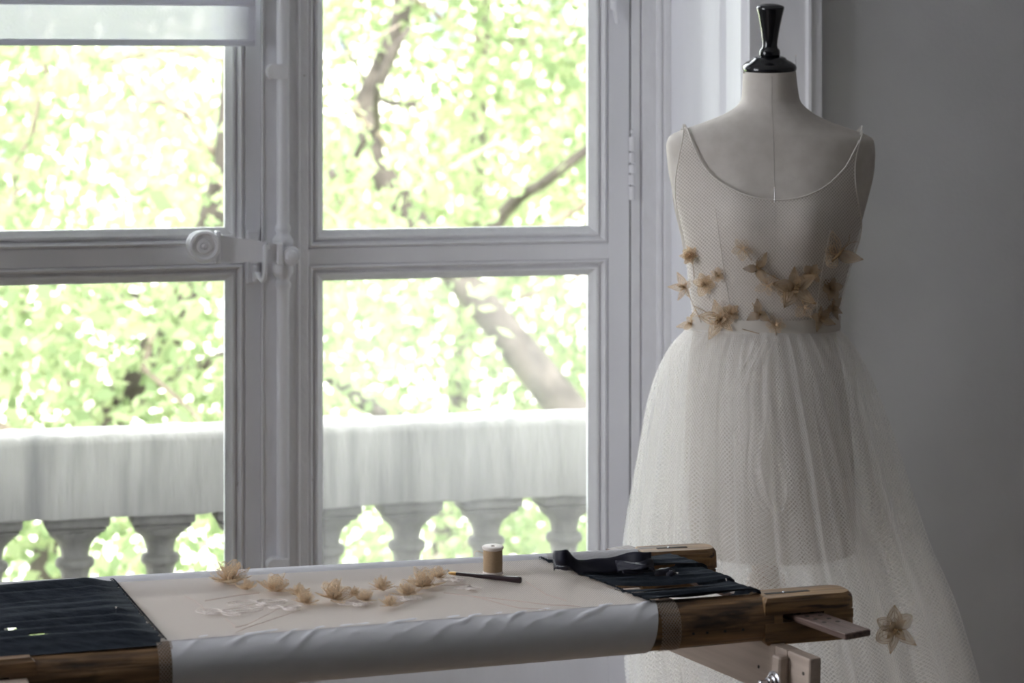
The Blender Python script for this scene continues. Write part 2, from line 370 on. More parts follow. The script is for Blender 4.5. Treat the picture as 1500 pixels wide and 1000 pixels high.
# espagnolette bolt: turned rod, brackets, handle
RX = 415; rs = ws(RX, .03); rr = .0118
zc = lambda y: wz(RX, y, .03)
prof = [(rr, ZB+.1), (rr, zc(425)), (.0135, zc(421)), (.0150, zc(418)), (.0150, zc(415)), (.0115, zc(411)), (.0125, zc(407)), (.0175, zc(402)), (.0195, zc(399)), (.0195, zc(393)), (.0185, zc(388)), (.0185, zc(360)), (.0195, zc(356)), (.0195, zc(351)), (.0165, zc(347)), (.012, zc(343)), (.0125, zc(340)), (.0150, zc(336)), (.0145, zc(333)), (.0120, zc(328)), (rr, zc(322)), (rr, ZH-.1)]
b = MB(); b.lathe(prof, (rs, -.026, 0), n=20); esp = b.build('espagnolette_bolt', PAINT, win, MW, True, 50)
for y in (105, 828):
    z = wz(404, y, .03); w0, w1 = ws(390, .03), ws(421, .03)
    b = MB(); hz = .0145
    pts = []
    for k in range(13):
        a = PI/2+PI*k/12; pts.append((w0+hz*.9+hz*.9*math.cos(a), z+hz*math.sin(a)))
    pts += [(w1, z-hz*.9), (w1, z+hz*.9)]
    b.loft([[(x, -.044, zz) for x, zz in pts], [(x, -.0405, zz) for x, zz in pts], [(x, -.012, zz) for x, zz in pts]], True, True)
    b.build('bracket', PAINT_OLD, esp, MW)
# handle (lever, knob, rosette, catch)
dH = .062
hz0, hz1 = wz(325, 343, dH), wz(325, 382.5, dH); hz2, hz3 = wz(410, 358, dH), wz(410, 384, dH)
sA, sB = ws(318, dH), ws(412, dH)
b = MB()
b.loft([[(sA, -dH+.006, hz0), (sA, -dH-.006, hz0), (sA, -dH-.006, hz1), (sA, -dH+.006, hz1)], [(sB, -dH+.005, hz2), (sB, -dH-.005, hz2), (sB, -dH-.005, hz3), (sB, -dH+.005, hz3)]], True, True)
b.box(ws(315, dH), ws(322, dH), -dH-.011, -dH+.013, wz(318, 386, dH), wz(318, 338, dH), .002)
b.box(ws(405, dH), ws(414, dH), -dH-.008, -dH+.02, wz(410, 388, dH), wz(410, 356, dH), .002)
lever = b.build('handle_lever', PAINT, esp, MW)
kc = Vector((ws(300, .09), -.09, wz(300, 361, .09)))
b = MB()
b.lathe([(.012, -.050), (.024, -.048), (.0275, -.043), (.0275, -.030), (.025, -.027), (.025, -.012), (.0285, -.010), (.030, -.005), (.0285, 0), (.024, .002), (.0225, 0), (.020, -.003), (.014, -.003), (.012, 0), (.008, 0), (.006, -.003), (.004, .001), (.001, .003)], kc, (0.05, -1, 0), 32)
b.build('knob', PAINT_OLD, esp, MW, True, 40)
rc = Vector((ws(427, .066), -.066, wz(427, 375, .066)))
b = MB(); b.lathe([(.011, -.04), (.011, -.020), (.0175, -.018), (.0185, -.006), (.0165, 0), (.011, .002), (.010, .006), (.004, .009), (.001, .009)], rc, (0, -1, 0), 24); b.build('rosette', PAINT, esp, MW, True, 40)
# catch on the left casement with a swinging hook over the lever
s0, s1 = ws(362, .005), ws(380, .005)
b = MB(); b.box(s0, s1, -.006, .002, wz(370, 415, 0), wz(370, 337, 0), .002)
b.box(ws(371, .02), ws(379, .02), -.05, -.004, wz(375, 406, .03), wz(375, 398, .03), .002); b.box(ws(371, .02), ws(377, .02), -.03, -.004, wz(375, 413, .03), wz(375, 388, .03), .002)
b.build('catch_plate', PAINT, esp, MW)
hk = [(394, 388, .045), (392, 364, .074), (390.5, 358, .076), (388.5, 361, .076), (388.5, 375, .076), (388, 398, .074), (387, 408, .07), (384, 411, .064), (380.5, 407, .055), (379, 401, .048), (375, 402, .04)]
b = MB(); b.tube([(ws(x, d), -d, wz(x, y, d)) for x, y, d in hk[1:]], .0042, 8); b.build('catch_hook', PAINT, esp, MW, True)
# hinge and crack at the hinge side, small drop latch near the top
b = MB()
for k, (y0, y1) in enumerate(((190, 196), (200, 222), (223, 239), (240, 254), (255, 271), (272, 293))):
    b.lathe([(.002, 0), (.0065 if k else .004, .001), (.0065 if k else .004, abs(wz(925, y0)-wz(925, y1))-.001), (.002, abs(wz(925, y0)-wz(925, y1)))], (ws(926.5, .006), -.004, wz(925, y1)), n=12)
b.build('hinge', PAINT_OLD, win, MW, True, 40)
b = MB(); b.tube([(ws(901, .01), -.010, wz(901, 2, .01)), (ws(901, .01), -.012, wz(901, 14, .01)), (ws(904, .01), -.012, wz(904, 34, .01))], [.005, .006, .0035], 8); b.box(ws(896, .01), ws(906, .01), -.008, .002, wz(900, 14, .01), wz(900, -12, .01), .002)
b.build('drop_latch', PAINT, win, MW)

# ------------------------------------------------------------ roller blind on the left casement
bl = root('roller_blind', (0, 0, 0), 'white fabric blind drawn partway down over the left window casement', 'blind', M=Matrix.Translation(MW @ Vector((gL0+.2, -.03, ZH-.1))))
dB = .034; zb = wz(200, 67, dB); sR_ = ws(375, dB); sL_ = gL0-.06
def blindsheet(s0, s1, z0, z1, d, nm, par, mat, amp=.002):
    q = MB(); nu, nv = 40, 24; rows = []
    for j in range(nv+1):
        z = z0+(z1-z0)*j/nv
        rows.append([(s0+(s1-s0)*i/nu, -d+amp*math.sin(i*.9+.3*j)*.4+amp*math.sin(j*.8), z) for i in range(nu+1)])
    q.loft(rows, False); return q.build(nm, mat, par, MW, True)
sh = blindsheet(sL_, sR_, zb, ZH-.08, dB, 'blind_fabric', bl, BLIND)
blindsheet(ws(363, dB), sR_-.001, zb-.001, ZH-.1, dB+.0045, 'side_hem', bl, BLIND, .001)
b = MB(); b.box(sL_, sR_-.004, -dB-.008, -dB-.003, zb-.0005, zb+.012, .002); b.build('bottom_hem', BLIND, bl, MW)
b = MB(); b.box(sL_, ws(372, dB), -dB-.009, -dB-.002, wz(200, 8, dB), wz(200, 0, dB)+.02, .002); b.build('fold_tuck', BLIND, bl, MW)
b = MB(); b.lathe([(.012, sL_), (.018, sL_+.001), (.018, sR_-.001), (.012, sR_)], (0, -dB, ZH-.075), (1, 0, 0), 16); b.build('roller', PAINT, bl, MW, True, 40)

# ------------------------------------------------------------ balcony and balustrade
DB = -.74                                  # 0.74 m beyond the window plane
bz1 = wz(428, 625, DB); bz0 = wz(428, 746, DB)
b = MB(); b.box(-3, 3, .10, .74+.24, -.16, -.03, .01); tag(b.build('balcony_floor', STONE, None, MW), kind='structure')
bal = root('stone_balustrade', (0, 0, 0), 'weathered stone balustrade with streaked coping outside the window', 'balustrade', M=Matrix.Translation(MW @ Vector((0, .82, -.03))))
h = bz1-bz0; y0 = .74
prof = [(y0+.004, bz0), (y0, bz0+.006), (y0+.001, bz0+h*.5), (y0+.002, bz1-.022), (y0+.008, bz1-.008), (y0+.018, bz1-.001), (y0+.04, bz1+.002), (y0+.10, bz1+.001), (y0+.16, bz1-.006), (y0+.18, bz1-.025), (y0+.18, bz0)]
rows = []
for i in range(121):
    s = -2.3+4.7*i/120; rows.append([(s, y+random.gauss(0, .0009), z+random.gauss(0, .0011)) for y, z in prof])
b = MB(); b.loft(rows, True, True); b.build('coping', STONE, bal, MW, True, 50)
k = .00153
bp = [(20, 46), (24, 43), (28, 41), (33, 33), (38, 27), (45, 23.5), (53, 22), (56, 22.5), (58, 29), (61, 31.5), (66, 31.5), (69, 29), (71, 25), (76, 23), (84, 21.5), (98, 20.5), (120, 21), (140, 26), (170, 36), (205, 42), (240, 38), (270, 29), (280, 28), (283, 33), (292, 33), (296, 27), (303, 37), (312, 39)]
sc_h = (bz0+.03)/(340*k)
def baluster():
    q = MB(); z = lambda t: bz0-t*k*sc_h
    w = 45*k
    q.box(-w, w, -w, w, z(13), z(-1), .004); q.box(-w*.92, w*.92, -w*.92, w*.92, z(21), z(12), .008)
    rings = []
    for t, r in bp:
        r *= .88
        rings.append([(r*k*math.cos(2*PI*j/24)*(1+random.gauss(0, .008)), r*k*math.sin(2*PI*j/24)*(1+random.gauss(0, .008)), z(t)) for j in range(24)])
    q.loft(rings, True, True); q.box(-w*.95, w*.95, -w*.95, w*.95, -.03, z(310), .008)
    return q
bd = None
sb1 = ws(110, DB-.08); sb2 = ws(827, DB-.08); step = (sb2-sb1)/6.0
for i in range(-7, 14):
    s = sb1+step*i
    if s < -2.2 or s > 2.3: continue
    M = MW @ Matrix.Translation((s, y0+.085, 0)) @ Matrix.Rotation((i % 4)*PI/2, 4, 'Z')
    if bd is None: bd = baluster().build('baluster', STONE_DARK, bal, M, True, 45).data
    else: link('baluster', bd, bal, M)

# ------------------------------------------------------------ garden beyond
b = MB(); b.box(-60, 60, 5.6, 120, -4.3, -4.0); tag(b.build('ground', GRAVEL), kind='structure')
b = MB(); b.box(-30, 30, 9, 24, -4.0, -3.96, .02); tag(b.build('lawn', LAWN), kind='structure')
far = root('town_house', (0, 95, -4), 'pale limestone town house far beyond the garden trees', 'building')
b = MB(); b.box(-50, 50, 95, 105, -4, 16, .1); b.box(-50.3, 50.3, 94.6, 105.3, 16, 16.8, .1); b.build('wall', LIMESTONE, far)
wd_me = None
for i in range(-11, 12):
    for zz in (-2.5, 2.2, 6.9, 11.4):
        M = Matrix.Translation((i*4.2+1.6, 94.98, zz))
        if wd_me is None:
            q = MB(); q.box(-.62, .62, -.06, .02, 0, 2.6, .02); q.box(-.55, -.03, -.08, -.05, .1, 2.5, m=1); q.box(.03, .55, -.08, -.05, .1, 2.5, m=1)
            wd_me = q.build('window', [PAINT, DARKPANE], far, M).data
        else: link('window', wd_me, far, M)
def foliage(name, mats, parent, clusters, per, size, sig, seed):
    g = np.random.default_rng(seed); C = np.repeat(np.array(clusters), per, 0); n = len(C)
    c = C+g.normal(0, 1, (n, 3))*np.array([sig, sig*.8, sig*.7])
    a = g.normal(0, 1, (n, 3)); a[:, 2] -= .3; a /= np.linalg.norm(a, axis=1)[:, None]
    r = g.normal(0, 1, (n, 3)); bb = np.cross(a, r); bb /= np.linalg.norm(bb, axis=1)[:, None]
    L = size*g.uniform(.6, 1.3, n)[:, None]; Wd = L*.32
    V = np.stack([c, c+a*L*.5+bb*Wd, c+a*L, c+a*L*.5-bb*Wd], 1).reshape(-1, 3)
    me = bpy.data.meshes.new(name); me.vertices.add(4*n); me.vertices.foreach_set('co', V.ravel().astype(np.float32))
    me.loops.add(4*n); me.loops.foreach_set('vertex_index', np.arange(4*n, dtype=np.int32))
    me.polygons.add(n); me.polygons.foreach_set('loop_start', np.arange(0, 4*n, 4, dtype=np.int32))
    for m in mats: me.materials.append(m)
    me.polygons.foreach_set('material_index', g.integers(0, len(mats), n).astype(np.int32))
    me.update(calc_edges=True); o = link(name, me, parent); o['kind'] = 'stuff'; return o
def tree(label, base, trunk, branches, crown, nclus, per, size, seed, mats, twigs=30):
    r0 = root('tree', base, label, 'tree', 'trees in the garden')
    g = random.Random(seed)
    q = MB(); pts = [Vector(base)]+[Vector(p) for p in trunk]; q.tube(pts, [.115-.07*i/(len(pts)-1) for i in range(len(pts))], 10); q.build('trunk', BARK, r0, None, True)
    for px, Y, ra, mt in branches:
        pts = [P(x, y, Y+.25*math.sin(i*1.3)) for i, (x, y) in enumerate(px)]
        fine = []
        for i in range(len(pts)-1):
            for t in (0, .5): fine.append(pts[i].lerp(pts[i+1], t)+Vector((g.gauss(0, .012), g.gauss(0, .02), g.gauss(0, .012))))
        fine.append(pts[-1]); n = len(fine)
        q = MB(); q.tube(fine, [(ra[0]+(ra[1]-ra[0])*i/(n-1))/F*Y for i in range(n)], 8)
        q.build('branch', mt, r0, None, True)
    cx, cy, cz, rx, ry, rz = crown
    q = MB()
    for i in range(twigs):
        p = Vector((cx+g.uniform(-rx, rx)*.8, cy+g.uniform(-ry, ry)*.8, cz+g.uniform(-rz, rz)*.8)); d = Vector((g.gauss(0, 1), g.gauss(0, .6), g.gauss(.3, .6))).normalized()
        pts = [p]; 
        for j in range(5): d = (d+Vector((g.gauss(0, .3), g.gauss(0, .3), g.gauss(0, .3)))).normalized(); pts.append(pts[-1]+d*.28)
        q.tube(pts, [.018-.003*j for j in range(6)], 5)
    t = q.build('twigs', BARK_PALE, r0, None, True); t['kind'] = 'stuff'
    gn = np.random.default_rng(seed); cl = []
    while len(cl) < nclus:
        v = gn.uniform(-1, 1, 3)
        if v @ v > 1: continue
        cl.append((cx+v[0]*rx, cy+v[1]*ry, cz+v[2]*rz))
    foliage('foliage', mats, r0, cl, per, size, .31, seed)
    return r0
tree('leafy garden tree with thick dark trunk leaning left beyond the right-hand panes', (1.15, 12.4, -4), [P(900, 780, 12.2), P(835, 605, 12), P(775, 530, 12), P(735, 480, 12.1), P(685, 420, 12.2), P(610, 330, 12.4), P(545, 235, 12.6), P(535, 150, 12.7), P(585, 40, 12.8), P(600, -80, 12.8)],
     [([(690, 410), (715, 335), (760, 285), (830, 245), (910, 170)], 12.2, (13, 6), BARK), ([(700, 345), (770, 345), (840, 310), (900, 270)], 12, (8, 4), BARK_PALE), ([(640, 300), (600, 225), (560, 205), (520, 150)], 12.3, (6, 3), BARK_PALE), ([(660, 250), (720, 215), (775, 225), (800, 205)], 11.8, (5, 3), BARK_PALE), ([(610, 160), (545, 140), (500, 60)], 12.6, (5, 2), BARK)],
     (.7, 13.6, .9, 3.2, 1.5, 3.4), 200, 165, .085, 3, [LEAF, LEAF, LEAF2])
tree('pale branching garden tree with tangled twigs beyond the left-hand panes', (-2.2, 10.6, -4), [P(60, 900, 10.5), P(120, 660, 10.4), P(200, 560, 10.4), P(255, 470, 10.5), P(290, 390, 10.5), P(330, 250, 10.6), P(345, 50, 10.7)],
     [([(200, 560), (290, 540), (380, 500), (500, 560), (580, 620), (660, 720)], 10.8, (9, 14), BARK), ([(0, 330), (15, 270), (48, 200), (62, 110), (50, 20)], 9.6, (5, 3), BARK_PALE), ([(120, 640), (90, 520), (20, 440)], 10.4, (7, 4), BARK_PALE), ([(255, 470), (190, 430), (120, 440)], 10.4, (7, 3), BARK), ([(330, 250), (270, 160), (210, 150), (150, 90)], 10.6, (6, 3), BARK_PALE), ([(480, 260), (520, 235), (545, 190), (555, 120), (600, 40)], 10.9, (8, 4), BARK)],
     (-2.1, 10.0, .3, 1.7, 1.0, 3.2), 125, 155, .075, 5, [LEAF, LEAF, LEAF2])
tree('light green garden tree standing farther back behind the leaning tree', (-.6, 17.5, -4), [(-.5, 17.5, -2), (-.3, 17.4, 0), (-.2, 17.5, 2), (0, 17.6, 4)],
     [([(600, 850), (680, 790), (740, 755), (800, 690)], 16, (9, 6), BARK_PALE), ([(470, 700), (560, 640), (600, 560)], 17, (6, 4), BARK)],
     (-.2, 18, .4, 4.5, 2.2, 4.2), 190, 150, .11, 9, [LEAF, LEAF], 60)

# ------------------------------------------------------------ trestles that carry the embroidery frame
def trestle(M, label):
    """local x runs along the plank from its near end to the back, z = 0 at the plank's top edge"""
    r = root('trestle', M.translation, label, 'trestle', 'wooden trestles under the embroidery frame', M=M)
    zf = M.translation.z
    q = MB(); L = .40
    q.box(0, .045, -.009, .009, -.062, 0, .0015); q.box(.045, .068, -.009, .009, -.022, 0); q.box(.045, .068, -.009, .009, -.062, -.032); q.box(.068, L, -.009, .009, -.062, 0, .0015)
    q.build('plank', BEECH, r, M)
    q = MB(); q.box(.040, .056, .009, .024, -.0755, -.006, .002); q.build('clamp_block', BEECH, r, M)
    q = MB(); q.lathe([(.012, .024), (.012, .026), (.0085, .027), (.0085, .030), (.0055, .031), (.0055, .035), (.003, .0355), (.003, .047), (.001, .048)], (.048, 0, -.036), (0, 1, 0), 12); q.build('bolt', STEEL, r, M, True, 30)
    q = MB(); q.box(.034, .060, .009, .024, -zf+.04, -.075, .002); q.build('post', BEECH, r, M)
    q = MB(); q.box(-.10, .34, -.03, .03, -zf+.001, -zf+.042, .004); q.build('foot', BEECH, r, M)
    for x in (.012, .10, .22):
        q = MB(); q.lathe([(.0022, .0085), (.0022, .0094)], (x, 0, -.02 if x < .05 else -.034), (0, 1, 0), 10); q.build('nail', GAP, r, M)
    return r
endp = Vector((.3655, 2.955, .797))
pdir = Vector((-.52, .85, .046)).normalized()
trestle(frame_from(endp, pdir), 'pale wooden trestle plank with a bolted block under the right end of the embroidery frame')

# ------------------------------------------------------------ embroidery frame
A0, B0 = T(245, 938), T(955, 882)
C0, D0 = T(165, 853), T(790, 820)
ef = root('embroidery_frame', (-.1, 3.0, .80), 'old wooden embroidery frame stretched with beige tulle and white cotton by the window', 'embroidery frame')
def rail_frame(A, B, drop, back):
    d = (B-A).normalized(); M = frame_from(A, d); n = M.to_3x3() @ Vector((0, 1, 0))
    M.translation = A+n*back+Vector((0, 0, -drop)); return M
def along(M, px, r=.0):                   # local x of the rail under pixel px
    A = M.translation; d = M.to_3x3() @ Vector((1, 0, 0)); u = (px-750)/F
    return (u*A.y-A.x)/(d.x-u*d.y)
RN, RF = .0300, .0255
MN = rail_frame(A0, B0, RN, 0.004); MF = rail_frame(C0, D0, RF-.002, RF-.002)
def rail(M, r, x0, x1, sh0, sh1, name, mat, slot, parent, hb, zs=0):
    """round bar between the shoulders sh0..sh1, rectangular mortised blocks beyond; slot = (xa, xb) for the lath"""
    ax = MB(); g = random.Random(len(name)+int(r*1e5)); rings = []
    n = 44
    for i in range(n+1):
        x = sh0-.012+(sh1-sh0+.024)*i/n; e = 0
        rings.append([(x, (r-.001+.0012*math.sin(9*x+2*k))*math.cos(2*PI*k/28), (r-.001+.0012*math.cos(11*x+k))*math.sin(2*PI*k/28)) for k in range(28)])
    ax.loft(rings, True, True); bar = ax.build(name, mat, parent, M, True, 60)
    for (s, e, sl) in ((sh0, x0, slot[0]), (sh1, x1, slot[1])):
        q = MB(); sg = 1 if e > s else -1
        y0, y1, z0, z1 = -hb, hb, -hb-.001, hb-.0005; zs = zs if zs else .004; zm0, zm1 = -.006+zs, .0045+zs
        a, c = sl; xs = sorted((s, a, c, e))
        def seg(xa, xb, za, zb, yA=y0, yB=y1): q.box(xa, xb, yA, yB, za, zb)
        # rounded outer end and chamfered outline, layered around the through slot
        def slab(za, zb, top=False, bot=False):
            pts = []; rr = .020
            ex = e; sx = s
            lead = .018
            outl = [(sx, -r*.97), (sx+sg*lead, y0), (ex-sg*rr, y0)]
            for k in range(1, 7): outl.append((ex-sg*rr+sg*rr*math.sin(PI/2*k/6), y0+rr-rr*math.cos(PI/2*k/6)))
            outl += [(x, -y) for x, y in reversed(outl[3:])] + [(ex-sg*rr, y1), (sx+sg*lead, y1), (sx, r*.97)]
            if sg < 0: outl = outl[::-1]
            cy = 0; cx = (sx+ex)/2
            def ins(o, f): return [(cx+(x-cx)*(1-f*.5), y*(1-f)) for x, y in o]
            rows = []
            if bot: rows.append([(x, y, za) for x, y in ins(outl, .16)]); rows.append([(x, y, za+.005) for x, y in ins(outl, .03)])
            else: rows.append([(x, y, za) for x, y in outl])
            if bot or top: rows.append([(x, y, (za+zb)/2) for x, y in outl])
            if top: rows.append([(x, y, zb-.005) for x, y in ins(outl, .03)]); rows.append([(x, y, zb) for x, y in ins(outl, .16)])
            else: rows.append([(x, y, zb) for x, y in outl])
            q.loft(rows, True, True)
        slab(zm1, z1, top=True); slab(z0, zm0, bot=True)
        # cheeks beside the slot
        rr = .020
        for xa, xb in ((xs[0], xs[1]), (xs[2], xs[3])):
            if abs(xa-e) < 1e-6: xa += .006
            if abs(xb-e) < 1e-6: xb -= .006
            q.box(xa, xb, y0+.001 if True else y0, y1-.001, zm0, zm1)
        q.build('end_block', WOOD_LIGHT if mat is WOOD_LIGHT or sg > 0 else mat, bar, M, False)
        # long groove on top with a steel pin, its shade laid on as a dark strip
        g0, g1 = sl[0]-.012*sg, sl[1]-.008*sg
        q = MB(); q.box(min(g0, g1), max(g0, g1), -.004, .004, z1-.002, z1+.0006, .0005); q.build('peg_groove_shade', GAP, bar, M)
        q = MB(); q.lathe([(.0024, 0), (.0022, .0012), (.0012, .0018), (.0004, .0019)], ((g0+g1)/2-.004, 0, z1), n=10); q.build('peg', STEEL, bar, M, True)
    return bar
shN, eN = along(MN, 1108), along(MN, 1243)
sl0 = along(MN, 50); eL = sl0-.16
slotN = (along(MN, 1134), along(MN, 1194))
railn = rail(MN, RN, eL, eN, sl0, shN, 'near_rail', WOOD, ((sl0-.03, sl0-.075), slotN), ef, .0288)
for px in (1003, 1023, 1049, 1075):
    q = MB(); x = along(MN, px); q.lathe([(.0017, 0), (.0017, .0012)], (x, -RN*.985, -.006), (0, -1, 0), 8); q.build('peg_hole_shade', GAP, railn, MN)  # dark disc on the rail, the hole's shade as colour
shF, eF = along(MF, 934), along(MF, 1047)
flo = along(MF, 130); eFL = flo-.30
slotF = (along(MF, 975), along(MF, 1015))
railf = rail(MF, RF, eFL, eF, eFL+.13, shF, 'far_rail', WOOD_LIGHT, ((eFL+.09, eFL+.05), slotF), ef, .0262, -.005)
# lath through both slots (right), with two rows of dark discs as shaded peg holes
pa = MN @ Vector(((slotN[0]+slotN[1])/2, 0, .0028)); pb = MF @ Vector(((slotF[0]+slotF[1])/2, 0, -.0062))
ld = (pb-pa).normalized(); up = Vector((0, -.05, 1))
ML = frame_from(pa, ld, up); Lf = (pb-pa).length
q = MB(); q.box(-.125, Lf+.15, -.0195, .0195, -.0040, .0040, .0014); lath = q.build('lath', LATH, ef, ML)
holes = [(-.10+.0, None)]
for i, x in enumerate((-.075, -.058, -.041, -.024)):
    for y in (-.008, .008):
        q = MB(); q.lathe([(.0032, .0036), (.0032, .0042)], (x+(.006 if y > 0 else 0), y, 0), n=10); q.build('peg_hole_shade', GAP, lath, ML)
pa2 = MN @ Vector((sl0-.030, 0, .0032)); ML2 = frame_from(pa2, Vector((-.30, .95, .05)), up)
q = MB(); q.box(-.15, .40, -.0195, .0195, -.004, .004, .0014); lath2 = q.build('lath', BEECH, ef, ML2)
for i, x in enumerate((-.135, -.118, -.101, -.084, -.067, -.050)):
    for y in (-.008, .008):
        q = MB(); q.lathe([(.0032, .0036), (.0032, .0042)], (x, y, 0), n=10); q.build('peg_hole_shade', GAP, lath2, ML2)
# stretched tulle with the white sheet under it
def bil(a, b, c, d, u, v): return a.lerp(b, u).lerp(d.lerp(c, u), v)
def plane_grid(q, a, b, c, d, nu, nv, hfun, uvs=True):
    rows = []; uv = []
    Lu, Lv = (b-a).length, (d-a).length
    for j in range(nv+1):
        r = []
        for i in range(nu+1):
            p = bil(a, b, c, d, i/nu, j/nv); r.append(p+Vector((0, 0, hfun(i/nu, j/nv)))); uv.append((i/nu*Lu+1, j/nv*Lv+1))
        rows.append(r)
    q.loft(rows, False, False, 0, uv)
q = MB(); plane_grid(q, T(236, 940), T(962, 882), T(798, 819.5), T(161, 854), 60, 24, lambda u, v: .0008-.0035*math.sin(PI*u)*math.sin(PI*v))
q.build('tulle', NET_TABLE, ef, None, True)
q = MB(); plane_grid(q, T(262, 934), T(930, 880), T(770, 830), T(196, 874), 60, 24, lambda u, v: -.0022-.0035*math.sin(PI*u)*math.sin(PI*v))
sheet = q.build('backing_sheet', PAPER, ef, None, True)
# white cotton rolled around the rails
def wrap(M, r, x0, x1, name, mat, a0, a1, amp, seed, skew=0, parent=None, nx=90, na=40):
    g = random.Random(seed); ph = [(g.uniform(30, 230), g.uniform(3, 11)*g.choice((-1, 1)), g.uniform(0, 6.28), g.uniform(.3, 1)) for _ in range(9)]
    rows = []; uv = []
    for j in range(na+1):
        a = a0+(a1-a0)*j/na; row = []
        for i in range(nx+1):
            t = i/nx; x = x0+(x1-x0)*t+skew*(a-a0)*smoothstep(.9, 1, t)
            w = sum(A*(1-2*abs(math.sin(f*x*.5+k*a*.5+p))) for f, k, p, A in ph)/3.2
            fade = .10+.90*math.exp(-((a-1.95)/.50)**2)
            rr = r+amp*max(-.4, w)*fade
            row.append((x, rr*math.cos(a), rr*math.sin(a))); uv.append((x+3, a*r+1))
        rows.append(row)
    q = MB(); q.loft(rows, False, False, 0, uv); return q.build(name, mat, parent or ef, M, True)
wrap(MN, RN+.0014, along(MN, 247), along(MN, 963), 'near_cotton_wrap', SHEET, 1.25, 5.2, .0030, 3, -.006, nx=200, na=60)
wrap(MN, RN+.0006, along(MN, 228), along(MN, 250), 'net_band', NET_WRAP, 0, 2*PI, 0, 4, nx=10)
wrap(MN, RN+.0006, along(MN, 958), along(MN, 986), 'net_band', NET_WRAP, 0, 2*PI, 0, 5, nx=10)
wrap(MF, RF+.0012, along(MF, 132), along(MF, 800), 'far_cotton_wrap', SHEET, .3, 3.6, .0010, 6)
wrap(MF, RF+.0010, along(MF, 796), along(MF, 933), 'far_net_wrap', cloth('grey_white_net', (.66, .65, .67), .2, 1, .5, 400), .3, 3.8, .0009, 8, nx=40)
wrap(MF, RF+.0010, along(MF, -170), along(MF, 134), 'far_net_wrap', bpy.data.materials['grey_white_net'], .3, 3.8, .0009, 9, nx=40)
# gathered black cotton on the left
def pleats(q, a, b, c, d, nu, nv, seed, holes=()):
    g = random.Random(seed); ph = [g.uniform(0, 6.28) for _ in range(8)]; rows = []; drop = []
    for j in range(nv+1):
        row = []
        for i in range(nu+1):
            u, v = i/nu, j/nv; p = bil(a, b, c, d, u, v)
            vv = v+.035*math.sin(3*u+ph[0])+.02*math.sin(7*u+ph[1])
            hgt = .0085*abs(math.sin(PI*vv*7+ph[2]+u*1.0))**.7+.0022*math.sin(PI*vv*17+ph[3]+2*u)+.0009*math.sin(vv*95+8*u)
            edge = .0012*math.sin(j*2.1)*(1 if i == nu else 0)
            hgt += .010*math.sin(PI*min(1, v*1.0))*0+.012*smoothstep(.72, .95, v)*(1-smoothstep(.95, 1, v))*(1-u)*1.0
            row.append(p+Vector((edge, 0, hgt*(.25+.75*(1-smoothstep(.9, 1.0, u)))*smoothstep(0, .10, v)+.0012+.0035*smoothstep(0, .05, v)*(1-smoothstep(.05, .3, v))+.003*smoothstep(.85, 1, u)*smoothstep(0, .1, v)*(1-smoothstep(.9, 1, v)))))
        rows.append(row)
    n = nu+1; vs = [p for r in rows for p in r]; fs = []
    for j in range(nv):
        for i in range(nu):
            u, v = (i+.5)/nu, (j+.5)/nv
            if any(abs(u-hu) < hw and abs(v-hv) < .011*(1-abs(u-hu)/hw)+.003 for hu, hv, hw in holes): continue
            fs.append((j*n+i, j*n+i+1, (j+1)*n+i+1, (j+1)*n+i))
    q.add(vs, fs)
q = MB(); pleats(q, MN @ Vector((along(MN, -270), -.013, .0265)), MN @ Vector((along(MN, 236), -.013, .0265)), T(164, 852), T(-330, 908), 110, 90, 4, ((.66, .21, .035), (.60, .33, .035)))
blk = q.build('gathered_black_panel', BLACK_CLOTH, ef, None, True)
# stitches along the panel edge
def stitches(a, b, n, name):
    q = MB()
    for i in range(n):
        p = a.lerp(b, (i+.5)/n); d = (b-a).normalized()
        q.tube([p+Vector((-.003, .001, .004)), p+Vector((.001, 0, .0045))+d*.001, p+Vector((.0045, 0, .0015))+d*.002], .0007, 4)
    o = q.build(name, BLACK_CLOTH, ef); o['kind'] = 'stuff'; return o
stitches(T(240, 940), T(164, 852), 44, 'edge_stitch')
stitches(T(952, 884), T(791, 820), 44, 'edge_stitch')
# black tapes on the right, each one laced from the tulle to the lath
def tape(p0, p1, w0, w1, sag, twist, seed, tail):
    g = random.Random(seed); n = 22; rows = []
    side = (T(952, 884)-T(791, 820)).normalized()
    for i in range(n+1):
        t = i/n; p = p0.lerp(p1, t); w = w0+(w1-w0)*t
        w *= 1-(.42 if seed not in (0, 8) else .1)*math.sin(PI*t)
        z = -sag*math.sin(PI*t)
        row = []
        for k in range(7):
            c = (k/6-.5)
            row.append(p+side*(w*c)+Vector((0, 0, z+.0015*math.cos(c*9+seed)*(1-t*.3)+c*twist*math.sin(PI*t)*.02+.0015+.0018*(seed % 3))))
        rows.append(row)
    if tail:
        d = (p1-p0).normalized()
        for dx, dz in ((.006, -.003), (.009, -.010), (.006, -.017), (-.008, -.020)): rows.append([q_+d*dx+Vector((0, 0, dz)) for q_ in rows[n]])
    q = MB(); q.loft(rows, False); return q.build('black_tape', BLACK_CLOTH, ef, None, True)
E1a, E1b = T(791, 820), T(951, 884.5); E2a, E2b = T(985, 812), T(1106, 868.5)
ts = [(-.02, .12, -.02, .13), (.10, .20, .10, .24), (.21, .30, .22, .36), (.33, .42, .36, .46), (.44, .54, .47, .58), (.56, .66, .60, .70), (.69, .79, .71, .82), (.80, .89, .82, .92), (.90, 1.0, .92, 1.0)]
Lw = (E1b-E1a).length; Lr = (E2b-E2a).length
for i, (a, b_, c, d) in enumerate(ts):
    tape(E1a.lerp(E1b, (a+b_)/2), E2a.lerp(E2b, (c+d)/2), (b_-a)*Lw*.92, (d-c)*Lr*.94, .0025, (-1)**i*.35, i, True)
